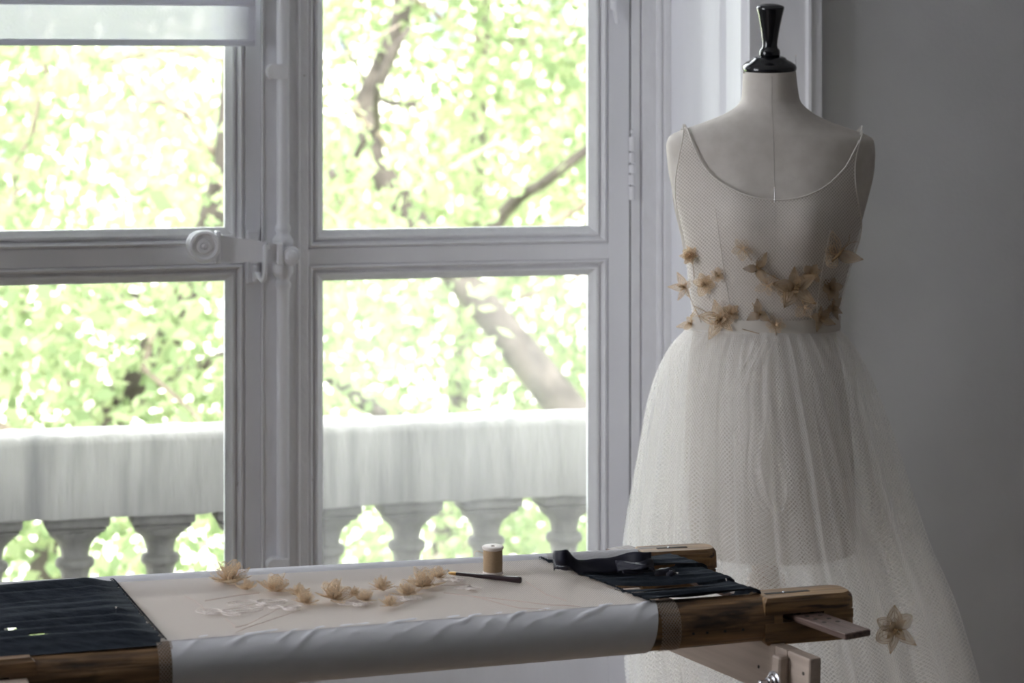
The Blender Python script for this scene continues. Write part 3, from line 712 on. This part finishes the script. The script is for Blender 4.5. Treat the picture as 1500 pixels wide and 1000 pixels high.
# flat motifs stitched in white thread
def leafloop(q, base, ang, L, W, r=.00042, veins=2):
    c, s = math.cos(ang), math.sin(ang)
    def pt(x, y): p = base+Vector((c*x-s*y, s*x+c*y, 0)); p.z = .706+.05*p.y+.0016; return p
    for f in (1, .72, .45)[:veins]:
        q.tube([pt(L*f*(.5-.5*math.cos(PI*min(1, t/10)))if t <= 10 else L*f*(.5-.5*math.cos(PI*(20-t)/10)), W*f*math.sin(PI*(t if t <= 10 else 20-t)/10)*(1 if t <= 10 else -1)) for t in range(20)], r, 4, True)
    q.tube([pt(0, 0), pt(L, 0)], r, 4)
def motif(px, py, petals, name='stitched_motif', mat=WHITE_THREAD):
    q = MB(); base = T(px, py)
    for ang, L, W in petals: leafloop(q, base, math.radians(ang), L, W)
    return q.build(name, mat, ef)
motif(326, 898, ((165, .034, .012), (20, .050, .013), (200, .022, .008), (-35, .026, .008), (60, .012, .006)))
motif(378, 884, ((10, .036, .012), (190, .038, .012), (60, .016, .006), (-60, .018, .006)))
motif(415, 892, ((20, .022, .008), (160, .020, .007), (-30, .018, .006)))
motif(520, 886, ((10, .022, .008), (170, .022, .007), (-50, .012, .006), (70, .014, .005)))
motif(590, 878, ((0, .024, .008), (140, .020, .007), (-60, .012, .006)))
motif(664, 851, ((20, .014, .005), (160, .014, .005), (80, .012, .004), (-60, .012, .004)))
motif(684, 863, ((0, .018, .005), (180, .016, .005), (60, .012, .004), (-70, .010, .004)))
q = MB(); g = random.Random(11)
for pts in (((330, 905), (345, 918), (362, 915), (410, 890)), ((300, 892), (285, 880), (270, 872)), ((345, 926), (400, 906), (440, 893)), ((650, 868), (720, 876), (790, 884), (850, 888)), ((690, 872), (760, 890), (800, 892)), ((770, 852), (800, 870), (830, 880)), ((300, 880), (345, 872), (380, 868)), ((540, 860), (620, 858), (690, 856))):
    ps = [T(x, y, .0018) for x, y in pts]; fine = []
    for i in range(len(ps)-1):
        for t in (0, .33, .66): fine.append(ps[i].lerp(ps[i+1], t)+Vector((0, g.gauss(0, .0015), 0)))
    q = MB(); q.tube(fine+[ps[-1]], .0003, 4); q.build('guide_thread', PINK_THREAD, ef)

# ------------------------------------------------------------ thread spool, tambour hook, black ribbon, pins
def upM(p, rz=0, s=1): return Matrix.Translation(p) @ Matrix.Rotation(math.atan(.05), 4, 'X') @ Matrix.Rotation(rz, 4, 'Z') @ Matrix.Scale(s, 4)
sp = T(722, 839, .0016); Msp = upM(sp)
spool = root('thread_spool', sp, 'upright wooden spool of beige thread standing on the tulle', 'spool', M=Msp)
R = .0130
q = MB(); q.lathe([(.0030, 0), (R, 0), (R, .0016), (R*.92, .0028), (R*.7, .0032), (R*.7, .0295), (R*.95, .0305), (R+.0008, .0320), (R+.0008, .0342), (R*.98, .0349), (.0032, .0349), (.0030, .028)], n=40, caps=False); q.build('wooden_core', SPOOLW, spool, Msp, True, 35)
prof = [(R*.7, .003)]
for i in range(33):
    z = .0031+.0272*i/32; prof += [(R*.955, z), (R*.935, z+.0004)]
prof.append((R*.7, .0305))
q = MB(); q.lathe(prof, n=40); q.build('wound_thread', THREAD, spool, Msp, True, 60)
q = MB(); q.tube([(-R*.9, -.004, .026), (-.018, -.003, .0285), (-.021, 0, .0285), (-.0235, .003, .026), (-.0245, .006, .020)], .0003, 4); q.build('loose_thread_end', THREAD, spool, Msp)
h0, h1 = T(653, 838.5, .004), T(764, 849.5, .0042); Mh = frame_from(h0, h1-h0); Lh = (h1-h0).length
hk = root('tambour_hook', h0, 'dark slim tambour hook lying on the tulle in front of the spool', 'hook', M=Mh)
q = MB(); q.lathe([(.0022, .0145), (.0024, .03), (.0028, Lh*.45), (.0036, Lh*.8), (.0042, Lh*.94), (.0040, Lh*.985), (.0028, Lh*.997), (.0005, Lh)], (0, 0, 0), (1, 0, 0), 14); q.build('handle', EBONY, hk, Mh, True, 50)
q = MB(); q.lathe([(.0012, .004), (.0019, .0055), (.0021, .009), (.0024, .0145), (.0022, .0146)], (0, 0, 0), (1, 0, 0), 12); q.build('ferrule', BRASS, hk, Mh, True, 50)
q = MB(); q.tube([(.004, 0, 0), (-.002, 0, 0), (-.004, 0, .0004), (-.0045, 0, .001), (-.0035, 0, .0013)], .0006, 6); q.lathe([(.0008, 0), (.0016, .0004), (.0016, .0022), (.0008, .0026)], (.0035, 0, .0015), (0, 0, 1), 8); q.build('hook_needle', STEEL, hk, Mh)
# ribbon: a long folded band with loops
rb = root('black_ribbon', T(880, 836, .01), 'crumpled navy black ribbon with loops lying on the black tapes beside the far rail', 'ribbon')
def band(cl, w, name, mat=NAVY, seed=0):
    """band following a centreline of (pixel x, pixel y of its foot, lift) with an upright lean per point"""
    g = random.Random(seed); rows = []; pts = []
    f = [curve_fn(range(len(cl)), [c[k] for c in cl]) for k in range(5)]
    n = (len(cl)-1)*8
    for i in range(n+1):
        t = i/8; x, y, hh, lean, ww = [ff(t) for ff in f]
        p = T(x, y, .0035+hh); a = math.radians(lean)
        side = Vector((-.18, .98, .05)).normalized()
        rows.append([p+(side*math.cos(a)+Vector((0, 0, 1))*math.sin(a))*(w*ww*(k/5))+Vector((0, 0, .0012*math.sin(k*1.3+i*.4))) for k in range(6)])
    q = MB(); q.loft(rows, False)
    o = q.build(name, mat, rb, None, True)
    md = o.modifiers.new('thickness', 'SOLIDIFY'); md.thickness = .0009; return o
band([(812, 836, .0, 70, 1.0), (816, 833, .006, 80, 1.05), (828, 832, .008, 85, 1.05), (842, 837, .002, 55, .9), (860, 840, .0, 45, .85), (885, 839, .0, 55, .9), (915, 836, .002, 60, .95), (940, 833, .006, 65, 1), (955, 832, .004, 70, .9)], .022, 'ribbon_band', seed=1)
band([(905, 838, .003, 40, .9), (925, 834, .010, 25, .7), (945, 832, .014, 30, .6), (957, 833, .009, 50, .7), (955, 837, .002, 60, .7), (935, 839, .001, 35, .7), (912, 840, .0, 30, .8)], .020, 'ribbon_loop', seed=2)
band([(815, 832, .010, 30, 1), (819, 829.5, .018, -20, .5), (831, 830, .018, -45, .6), (840, 834, .010, -30, .5)], .016, 'ribbon_fold', seed=3)
q = MB(); q.lathe([(.001, -.012), (.004, -.010), (.0055, -.003), (.005, .003), (.0058, .007), (.003, .012), (.001, .013)], T(972, 838, .008), (1, -.25, .2), 12); q.lathe([(.001, -.008), (.005, -.004), (.0055, .001), (.003, .007), (.001, .008)], T(983, 841, .007), (.6, .5, .3), 12); q.build('knot', NAVY, rb, None, True)
def pin(p, d, L, label, head=.0011):
    M = frame_from(p, d) if abs(Vector(d).normalized().z) < .99 else Matrix.Translation(p) @ Matrix.Rotation(-PI/2*(1 if Vector(d).z > 0 else -1), 4, 'Y')
    r = root('dress_pin', p, label, 'pin', 'dressmaking pins', M=M)
    q = MB(); q.tube([(0, 0, 0), (L, 0, 0)], .0003, 6); q.build('shaft', STEEL, r, M)
    q = MB(); q.lathe([(.0002, L-head), (head*.8, L-head*.6), (head, L), (head*.8, L+head*.6), (.0002, L+head)], (0, 0, 0), (1, 0, 0), 10); q.build('head', SPOOLW, r, M, True)
pin(T(170, 906, .002), (0, 0, 1), .0135, 'white-headed pin standing upright in the gathered black cotton')
pin(T(986, 837, .012), (.9, -.3, -.2), .006, 'short bright pin stuck in the knot of the black ribbon')

# ------------------------------------------------------------ dress form
YM = 4.10; KM = YM/F                       # metres per pixel at the mannequin
def mx(px): return (px-750)*KM
def mz(py): return EYE-(py-YH)*KM
TORSO = [(104, 1088, 1164, .042, 2), (115, 1087, 1165, .043, 2), (130, 1086.5, 1167, .044, 2), (148, 1084, 1171, .047, 2), (158, 1075, 1180, .052, 2), (168, 1058, 1194, .060, 2), (178, 1033, 1215, .068, 2), (187, 1008, 1240, .074, 2.0), (195, 987, 1263, .078, 2.1), (202, 979, 1276, .082, 2.2), (212, 976, 1280, .086, 2.3), (230, 977, 1281, .090, 2.3), (255, 980, 1279, .094, 2.3), (285, 986, 1272, .098, 2.2), (315, 993, 1264, .100, 2.2), (345, 1000, 1256, .100, 2.1), (380, 1006, 1246, .096, 2), (420, 1011, 1236, .089, 2), (450, 1014.5, 1229, .084, 2), (475, 1016, 1224, .083, 2), (520, 1010, 1230, .095, 2), (600, 1004, 1243, .115, 2), (680, 1003, 1250, .122, 2.1), (740, 1007, 1252, .120, 2.2), (798, 1013, 1251, .114, 2.3)]
ys_ = [t[0] for t in TORSO]
fL, fR, fD, fE = [curve_fn(ys_, [t[k] for t in TORSO]) for k in (1, 2, 3, 4)]
def bust(X, py):
    b_ = 0
    for c in (1072, 1176): b_ += .024*math.exp(-((X-mx(c))/.062)**2-((py-322)/62)**2)
    return b_
def front_y(X, py, off=0, back=False):
    py = min(798, max(104, py))
    l, r = mx(fL(py))-off, mx(fR(py))+off; c, hw = (l+r)/2, (r-l)/2
    e = fE(py); t = min(1, abs(X-c)/hw); d = (fD(py)+off)*(1-t**e)**(1/e)
    lean = -.018*(1-smoothstep(100, 260, py))
    if back: return YM+d*.92+lean*.5
    return YM-d-bust(X, py)*(1-t**4)+lean
df = root('dress_form', (mx(1122), YM, 0), 'cream linen dress form with black lacquered neck cap wearing the tulle dress', 'dress form')
b = MB(); rows = []; nth = 96
yy = list(np.linspace(104, 150, 14))+list(np.linspace(153, 215, 32))+list(np.linspace(219, 798, 100))
for py in yy:
    l, r = mx(fL(py)), mx(fR(py)); c, hw = (l+r)/2, (r-l)/2; e = fE(py); row = []
    for k in range(nth):
        a = 2*PI*k/nth; ca, sa = math.cos(a), math.sin(a)
        X = c+hw*math.copysign(abs(ca)**(2/e), ca)
        Y = front_y(X, py, 0, sa > 0)
        if abs(sa) < 1e-6: Y = YM-.018*(1-smoothstep(100, 260, py))*.75
        tilt = (Y-YM)*.10*smoothstep(700, 798, py)
        row.append((X, Y, mz(py)+tilt))
    rows.append(row)
b.loft(rows, True, True); torso = b.build('torso', FORM, df, None, True, 50)
def ribbon_on_form(path, w, off, name, mat, parent, n=60, r=None, back=False):
    q = MB(); pts = []
    for x, y in path: pts.append(Vector((mx(x), front_y(mx(x), y, off, back), mz(y))))
    q.tube(pts, r or w, 6); return q.build(name, mat, parent, None, True)
ribbon_on_form([(1125+2*math.sin(i*.3)*0, 112+i*4.4) for i in range(84)], .0003, .0002, 'centre_seam', surf('seam_thread', (.40, .37, .34), None, .9), df)
# neck cap and knob, tipped a little forward
capM = Matrix.Translation((mx(1125.5), YM-.016, mz(104))) @ Matrix.Rotation(math.radians(7.5), 4, 'X')
q = MB(); s = KM
q.lathe([(36, -2), (38, 0), (39.5, 3), (39.8, 6), (38.5, 9), (33, 13), (25, 17), (23.5, 19.5), (22, 20), (20.5, 21), (17, 21.5), (14, 22)], n=48)
q.v = [(x*s, y*s, z*s) for x, y, z in q.v]; cap = q.build('neck_cap', LACQUER, df, capM, True, 50)
q = MB(); q.lathe([(13, 21), (15, 23), (15.5, 26), (14.8, 31), (12, 34), (10.8, 38), (11.5, 46), (14, 62), (17.5, 80), (20.3, 91.5), (20.5, 93.5), (19.5, 95), (13, 97.5), (6, 98.6), (.5, 99)], n=40)
q.v = [(x*s, y*s, z*s) for x, y, z in q.v]; q.build('knob', LACQUER, cap, capM, True, 50)
q = MB(); q.lathe([(37.5, -4), (38.5, -1.5), (37.5, 0)], n=48); q.v = [(x*s, y*s, z*s) for x, y, z in q.v]; q.build('cap_band', surf('dark_red_felt', (.06, .022, .016), None, .8), cap, capM, True)
q = MB(); zc0 = mz(798)
q.lathe([(.018, 0), (.020, .02), (.020, zc0-.16), (.024, zc0-.15), (.024, zc0-.12), (.034, zc0-.10), (.036, zc0-.075), (.030, zc0-.05), (.024, zc0-.045), (.024, zc0+.02)], (mx(1122), YM, 0), n=24); q.build('stand_pole', BEECH, df, None, True, 40)
for k in range(3):
    a = PI/2+2*PI*k/3; c = Vector((mx(1122), YM, 0)); d = Vector((math.cos(a), math.sin(a), 0))
    q = MB(); q.tube([c+d*.015+Vector((0, 0, .16)), c+d*.08+Vector((0, 0, .13)), c+d*.15+Vector((0, 0, .05)), c+d*.20+Vector((0, 0, .013))], [.014, .015, .013, .013], 8); q.build('foot', BEECH, df, None, True)
pin(Vector((mx(1123), front_y(mx(1123), 287, .012), mz(290))), (0, -.12, 1), .023, 'long white-headed pin at the middle of the dress neckline')
pin(Vector((mx(1164.5), YM-.012, mz(108))), (0, 0, 1), .030, 'thin pin standing up beside the black neck cap')
pin(Vector((mx(1004), front_y(mx(1004), 188, .003), mz(189))), (-.3, -.5, .8), .008, 'small pin fixing the dress strap on the window-side shoulder')

# ------------------------------------------------------------ tulle dress
dr = root('tulle_dress', (mx(1122), YM, .02), 'ivory tulle dress with straw flowers fitted on the dress form', 'dress')
neck_f = curve_fn([1001, 1004, 1010, 1022, 1040, 1060, 1085, 1122, 1160, 1190, 1212, 1230, 1243, 1252, 1258, 1261], [180, 188, 208, 235, 257, 270, 281, 287.5, 284, 273, 258, 240, 218, 203, 193, 186])
xl_f = curve_fn([180, 186, 200, 230, 262, 300, 345, 380, 420, 450, 474], [1001, 1000.5, 997, 991, 987, 989, 999, 1005, 1010, 1013.5, 1015])
xr_f = curve_fn([186, 194, 205, 225, 245, 270, 300, 325, 345, 380, 420, 450, 474], [1262, 1259, 1252, 1246, 1243.5, 1245, 1251, 1257, 1257, 1247, 1237, 1230, 1225])
def bodice_grid(back):
    na, nv = 120, 70; cols = []; uv = []
    for i in range(na+1):
        a = i/na; y = 474.0
        while y > 184:
            x = xl_f(y)+a*(xr_f(y)-xl_f(y))
            if y <= neck_f(x): break
            y -= .5
        yt = y; col = []
        for j in range(nv+1):
            v = j/nv; py = 474+(yt-474)*v; x = xl_f(py)+a*(xr_f(py)-xl_f(py)); X = mx(x)
            Y = front_y(X, py, .0045, back)
            col.append(Vector((X, Y, mz(py)+.002*(1-smoothstep(180, 205, py))))); uv.append((X+.35*(1 if back else 0), mz(py)+.25*(Y-YM)))
        cols.append(col)
    return cols, uv
q = MB()
gf, uvf = bodice_grid(False); q.loft(gf, False, False, 0, uvf)
gb, uvb = bodice_grid(True); q.loft([c for c in reversed(gb)], False, False, 0, [uvb[i*71+j] for i in range(120, -1, -1) for j in range(71)])
bod = q.build('bodice', NET_BODICE, dr, None, True)
TRIM = cloth('ivory_edge_binding', (.80, .77, .73), .3)
q = MB(); q.tube([c[-1]+Vector((0, -.0006, 0)) for c in gf], .0013, 6); q.build('neckline_binding', TRIM, dr, None, True)
for side in (0, -1):
    q = MB(); q.tube([p+Vector((0, -.0008, 0)) for p in gf[side][22:]]+[p for p in reversed(gb[side][22:])], .0012, 6); q.build('armhole_binding', TRIM, dr, None, True)
q = MB(); q.tube([c[-1] for c in gb], .0013, 6); q.build('neckline_binding', TRIM, dr, None, True)
for pth in ([(1040, 300), (1046, 340), (1054, 390), (1063, 440), (1066, 470)], [(1204, 330), (1196, 380), (1190, 430), (1188, 470)]):
    f = curve_fn([p[1] for p in pth], [p[0] for p in pth])
    ribbon_on_form([(f(y), y) for y in range(pth[0][1], 471, 6)], .0006, .0052, 'dart_seam', TRIM, bod)
def ringpts(py, off, n=96, tiltf=0):
    l, r = mx(fL(py))-off, mx(fR(py))+off; c, hw = (l+r)/2, (r-l)/2
    return [Vector((c+hw*math.cos(2*PI*k/n), YM+(fD(py)+off)*math.sin(2*PI*k/n)*(1 if math.sin(2*PI*k/n) < 0 else .92)-bust(c+hw*math.cos(2*PI*k/n), py)*(1 if math.sin(2*PI*k/n) < -.1 else 0), mz(py))) for k in range(n)]
q = MB(); q.loft([ringpts(y, o) for y, o in ((482, .0066), (479, .0078), (470, .0072), (464, .0068), (462, .006))], True); q.build('waistband', cloth('ivory_waistband', (.66, .62, .57), .2), dr, None, True)
SK = [(476, 1012, 1224), (482, 1005, 1229), (490, 998, 1236), (503, 986, 1247), (525, 972, 1261), (555, 958, 1276), (600, 945, 1295), (660, 932, 1317), (720, 921, 1337), (790, 910, 1362), (870, 905, 1398), (940, 908, 1421), (1000, 912, 1438), (1150, 922, 1478), (1300, 932, 1515), (1419, 940, 1545)]
sy = [t[0] for t in SK]; sL, sRt = curve_fn(sy, [t[1] for t in SK]), curve_fn(sy, [t[2] for t in SK])
sDf = curve_fn([476, 490, 525, 600, 720, 870, 1000, 1200, 1420], [.090, .098, .125, .160, .195, .22, .235, .25, .26])
def skirt_pt(py, a, sc, fold, ph):
    l, r = mx(sL(py)), mx(sRt(py)); c, hw = (l+r)/2, (r-l)/2
    t = smoothstep(476, 900, py); t2 = smoothstep(474, 500, py)
    w = .012*t2*math.sin(46*a+ph[0]+2*math.sin(3*a))+.006*t2*math.sin(83*a+ph[3]+3*math.sin(4*a))+fold*t*(.55*math.sin(13*a+ph[1]+1.6*math.sin(2*a+ph[2]))+.35*math.sin(23*a+ph[3]+math.sin(5*a))+.25*math.sin(37*a+ph[4]))
    a += t2*(.35+.65*t)*(.040*math.sin(22*a+ph[5]+2*math.sin(2*a+ph[1]))+.022*math.sin(41*a+ph[2]+2.5*math.sin(3*a)))*(1 if 1 else 0)
    rad = (1-(1-sc)*smoothstep(476, 600, py))*(1-abs(fold)*t*.9+w)
    return Vector((c+hw*rad*math.cos(a), YM+sDf(py)*rad*math.sin(a)*(1 if math.sin(a) < 0 else .9), mz(py)))
def skirt_layer(name, mat, sc, fold, seed, y1, uvk=1.0, n=640):
    g = random.Random(seed); ph = [g.uniform(0, 6.28) for _ in range(6)]; rows = []; uv = []
    yl = list(np.linspace(476, 530, 14))+list(np.linspace(540, y1, 44))
    for py in yl:
        rows.append([skirt_pt(py, 2*PI*k/n, sc, fold, ph) for k in range(n+1)])
        uv += [(2*PI*k/n*.25*uvk, mz(py)*1.0+2) for k in range(n+1)]
    q = MB(); q.loft(rows, False, False, 0, uv); return q.build(name, mat, dr, None, True), ph
_, ph0 = skirt_layer('outer_skirt', NET_DRESS, 1.0, .07, 5, 1417)
skirt_layer('middle_skirt', NET_DRESS, .93, .085, 17, 1400, .97)
skirt_layer('under_skirt', NET_INNER, .80, .10, 29, 1380, .9)
# bunched tulle caught up between the layers
q = MB(); rows = []; uv = []
xc = curve_fn([490, 560, 640, 700, 725], [1112, 1096, 1100, 1112, 1118]); xw = curve_fn([490, 560, 640, 690, 722], [30, 34, 40, 34, 14])
for j in range(45):
    py = 490+232*j/44; row = []
    for i in range(41):
        t = i/40*2-1; x = xc(py)+xw(py)*t+5*math.sin(py*.045+t*2); X = mx(x)
        Y = YM-sDf(py)*.86-.022*math.cos(t*PI/2)-.006*math.sin(t*9+py*.03)-.004*math.sin(t*17+py*.05)
        row.append(Vector((X, Y, mz(py)))); uv.append((X*1.3, mz(py)+1))
    rows.append(row)
q.loft(rows, False, False, 0, uv); q.build('bunched_tulle', NET_INNER, dr, None, True)

# ------------------------------------------------------------ straw flowers
def petal_mesh(name, kind):
    """petal along +x: membrane plus rows of outline threads; z rises towards the tip"""
    q = MB()
    def hw(t):
        if kind == 'point': return .30*math.sin(PI*t**.75)*(1-.25*t)
        if kind == 'round': return .42*math.sin(PI*min(1, t**.9*1.0))**.6 if 0 < t < 1 else 0
        return .36*math.sin(PI*t)**.75 if 0 < t < 1 else 0
    cup = {'point': .22, 'round': .30, 'loop': .16}[kind]
    def pt(t, v, f=1): w = hw(t)*f; y = w*v; return Vector((t*f if kind != 'point' else t*(.1*0+f), y, cup*(t*f)**1.6+.25*y*y*2))
    nu, nv = 9, 6
    if kind != 'loop' or True:
        rows = [[pt(i/nu if 0 < i < nu else (.01 if i == 0 else .99), (j/nv*2-1)*.98) for j in range(nv+1)] for i in range(nu+1)]
        q.loft(rows, False, False, 0 if kind != 'loop' else 0)
    r = .0125
    for f in ((1, .84, .66, .46) if kind != 'point' else (1, .78, .5)):
        pts = [pt(t, 1, f) for t in np.linspace(.02, .98, 11)]+[pt(t, -1, f) for t in np.linspace(.98, .02, 11)]
        pts = [p+Vector((0, 0, .012)) for p in pts]
        q.tube(pts, r if f == 1 else r*.8, 3, True, 1)
    for v in ((0,) if kind == 'round' else (-.45, 0, .45)): q.tube([pt(t, v)+Vector((0, 0, .01)) for t in np.linspace(.02, .97, 7)], r*.8, 3, False, 1)
    me = q
    return q
PET = {}
def get_petal(kind, shade):
    k = (kind, shade)
    if k not in PET:
        q = petal_mesh('petal', kind); me = bpy.data.meshes.new('petal_'+kind); me.from_pydata(q.v, [], q.f)
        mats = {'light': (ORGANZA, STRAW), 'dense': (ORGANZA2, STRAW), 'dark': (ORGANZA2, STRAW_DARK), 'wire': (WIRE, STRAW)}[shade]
        for m in mats: me.materials.append(m)
        me.polygons.foreach_set('material_index', q.m); me.polygons.foreach_set('use_smooth', [True]*len(me.polygons)); me.update(); PET[k] = me
    return PET[k]
CEN = {}
def get_center(shade):
    if shade not in CEN:
        q = MB(); g = random.Random(2)
        for i in range(7):
            a = g.uniform(0, 6.28); rr = g.uniform(0, .12); q.tube([(0, 0, 0), (rr*math.cos(a), rr*math.sin(a), .22), (1.8*rr*math.cos(a), 1.8*rr*math.sin(a), .36)], [.03, .025, .035], 4)
        me = bpy.data.meshes.new('flower_center'); me.from_pydata(q.v, [], q.f); me.materials.append(STRAW_DARK if shade != 'light' else STRAW); me.update(); CEN[shade] = me
    return CEN[shade]
def flower(rt, M, R, rings, seed, shade):
    """rings: (petal kind, count, relative length, rise in degrees)"""
    g = random.Random(seed)
    for kind, cnt, rl, rise in rings:
        off = g.uniform(0, 6.28)
        for i in range(cnt if isinstance(cnt, int) else len(cnt)):
            a = off+2*PI*i/cnt+g.uniform(-.18, .18) if isinstance(cnt, int) else math.radians(cnt[i]); s = R*rl*g.uniform(.85, 1.12)
            Mp = M @ Matrix.Rotation(a, 4, 'Z') @ Matrix.Rotation(-math.radians(rise+g.uniform(-12, 12)), 4, 'Y') @ Matrix.Rotation(math.radians(g.uniform(-15, 15)), 4, 'X') @ Matrix.Diagonal((s, s*g.uniform(.8, 1.15), s, 1))
            link('petal', get_petal(kind, shade), rt, Mp)
    link('flower_center', get_center(shade), rt, M @ Matrix.Scale(R, 4))
BLOOM = [('point', 6, 1.15, 4), ('round', 6, .95, 18), ('loop', 7, 1.05, 46), ('loop', 4, .8, 72)]
SMALL = [('point', 7, 1.15, 6), ('loop', 7, .9, 34), ('point', 6, .9, 58)]
CUP = [('point', 6, 1.15, 5), ('loop', 6, 1.0, 28), ('round', 5, 1.0, 44), ('loop', 4, .95, 66)]
TF = [(337, 853, 27, BLOOM, 'largest straw thread flower at the far left end of the row on the tulle'),
      (363, 863, 15, SMALL, 'small spiky straw flower tucked right beside the largest left-end flower'),
      (402, 866, 23, CUP, 'open cup-shaped straw flower standing alone, second large bloom from the row\'s left end'),
      (437, 870, 15, SMALL, 'small straw flower just behind the low ragged one, left of the row\'s middle'),
      (446, 883, 17, BLOOM, 'low ragged straw flower lying nearest the front rail left of the row\'s middle'),
      (489, 877, 25, CUP, 'tall shell-shaped straw flower in the middle of the row'),
      (519, 871, 12, SMALL, 'tiny straw flower just behind the round ball-like one'),
      (534, 879, 15, CUP, 'round ball-like straw flower directly right of the tall shell-shaped one'),
      (558, 862, 17, SMALL, 'flat spreading straw flower nearest the far rail in the middle of the row'),
      (571, 887, 15, SMALL, 'bushy straw flower nearest the front rail in the row\'s right half'),
      (596, 871, 18, BLOOM, 'ruffled straw flower below and left of the tall one near the hook'),
      (620, 859, 23, BLOOM, 'tall looped straw flower second from the row\'s hook end'),
      (642, 846, 14, CUP, 'small upright straw flower beside the tip of the dark hook')]
for i, (x, y, r, rings, lab) in enumerate(TF):
    p = T(x, y, .001); R = 1.2*r/F*p.y
    M = upM(p, i*1.3) @ Matrix.Rotation(math.radians(random.Random(i).uniform(-14, 14)), 4, 'X')
    rt = root('straw_flower', p, lab, 'flower', 'straw thread flowers in a row on the tulle', M=M)
    flower(rt, M, R, rings, 40+i, 'wire')
def on_form(x, y, off=.006):
    X = mx(x); return Vector((X, front_y(X, y, off), mz(y)))
def facing(p, nx=0, nz=0, spin=0):
    return Matrix.Translation(p) @ Vector((nx, -1, nz)).to_track_quat('Z', 'Y').to_matrix().to_4x4() @ Matrix.Rotation(spin, 4, 'Z')
STAR = [('point', 5, 1.0, 12), ('point', 3, .6, 45)]
TRI = [('point', 3, 1.0, 5), ('loop', 3, .55, 20)]
ROS = [('loop', 6, .8, 4), ('loop', 5, .5, 20)]
FAINT = [('loop', 5, .9, 2)]
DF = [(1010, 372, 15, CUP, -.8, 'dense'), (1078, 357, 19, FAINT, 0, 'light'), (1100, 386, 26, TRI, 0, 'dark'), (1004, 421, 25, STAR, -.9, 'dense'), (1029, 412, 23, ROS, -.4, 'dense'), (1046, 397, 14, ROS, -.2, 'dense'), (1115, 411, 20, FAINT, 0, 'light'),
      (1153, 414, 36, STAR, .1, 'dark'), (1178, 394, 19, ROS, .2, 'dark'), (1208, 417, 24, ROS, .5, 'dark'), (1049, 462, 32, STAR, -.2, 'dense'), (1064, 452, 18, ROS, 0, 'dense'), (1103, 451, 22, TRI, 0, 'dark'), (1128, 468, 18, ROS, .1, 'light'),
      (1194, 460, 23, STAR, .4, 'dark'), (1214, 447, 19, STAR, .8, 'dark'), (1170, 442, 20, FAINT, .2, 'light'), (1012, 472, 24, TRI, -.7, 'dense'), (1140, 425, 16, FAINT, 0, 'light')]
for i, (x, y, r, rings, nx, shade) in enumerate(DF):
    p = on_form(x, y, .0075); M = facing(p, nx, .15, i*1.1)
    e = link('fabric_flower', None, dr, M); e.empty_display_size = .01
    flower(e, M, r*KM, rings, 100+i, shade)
def skirt_at(x, y):
    best = None
    for k in range(900):
        a = PI+PI*k/900; p = skirt_pt(y+0, a, 1.0, .07, ph0); px = 750+F*p.x/p.y
        if best is None or abs(px-x) < best[0]: best = (abs(px-x), p)
    return best[1]
for i, (x, y, r, rings, sh_) in enumerate([(1308, 886, 38, [('point', (92, -38, -105), 1.08, 5), ('loop', (150, 205, 35), .92, 4), ('point', 4, .55, 32)], 'dark'), (1084, 858, 20, CUP, 'dense'), (1262, 1015, 26, ROS, 'light')]):
    p = skirt_at(x, y); p = p+Vector((0, -.016, 0)); M = facing(p, .1, .1, 0)
    e = link('fabric_flower', None, dr, M); flower(e, M, r*KM, rings, 200+i, sh_)
# butterfly: two wings, body, feelers
p = on_form(1216, 368, .010); M = facing(p, .35, .1); e = link('fabric_butterfly', None, dr, M)
for ang, s, wdt, k in ((112, 40, .9, 'point'), (-12, 38, .9, 'point'), (215, 26, 1.2, 'loop'), (160, 24, 1.2, 'loop')):
    link('wing', get_petal(k, 'light' if ang > 0 else 'dark'), e, M @ Matrix.Rotation(math.radians(ang), 4, 'Z') @ Matrix.Rotation(math.radians(-8), 4, 'Y') @ Matrix.Diagonal((s*KM, s*KM*wdt, s*KM, 1)))
q = MB(); q.tube([(-.012, -.010, .004), (0, 0, .006), (.012, .012, .004)], [.0015, .0028, .0018], 6)
q.build('body', STRAW_DARK, e, M, True)
q = MB(); q.tube([(.012, .012, .004), (.02, .022, .006), (.022, .034, .006)], .0005, 4); q.tube([(.012, .012, .004), (.024, .02, .006), (.036, .021, .006)], .0005, 4); q.build('feelers', STRAW_DARK, e, M)
# trailing stems between the flowers
q = MB()
for pts in (((1100, 386), (1115, 393), (1132, 402)), ((1077, 357), (1085, 365), (1092, 374)), ((1004, 421), (1012, 440), (1020, 458), (1024, 468)), ((1010, 372), (1013, 390), (1014, 405)), ((1014, 445), (1030, 452), (1045, 460)), ((1094, 436), (1098, 444), (1103, 452)), ((1103, 452), (1118, 462), (1128, 470)), ((1080, 474), (1096, 478), (1104, 480)), ((1128, 468), (1128, 484), (1128, 495))):
    q = MB(); q.tube([on_form(x, y, .0085) for x, y in pts], .0006, 4); q.build('stem', STRAW_DARK, dr)
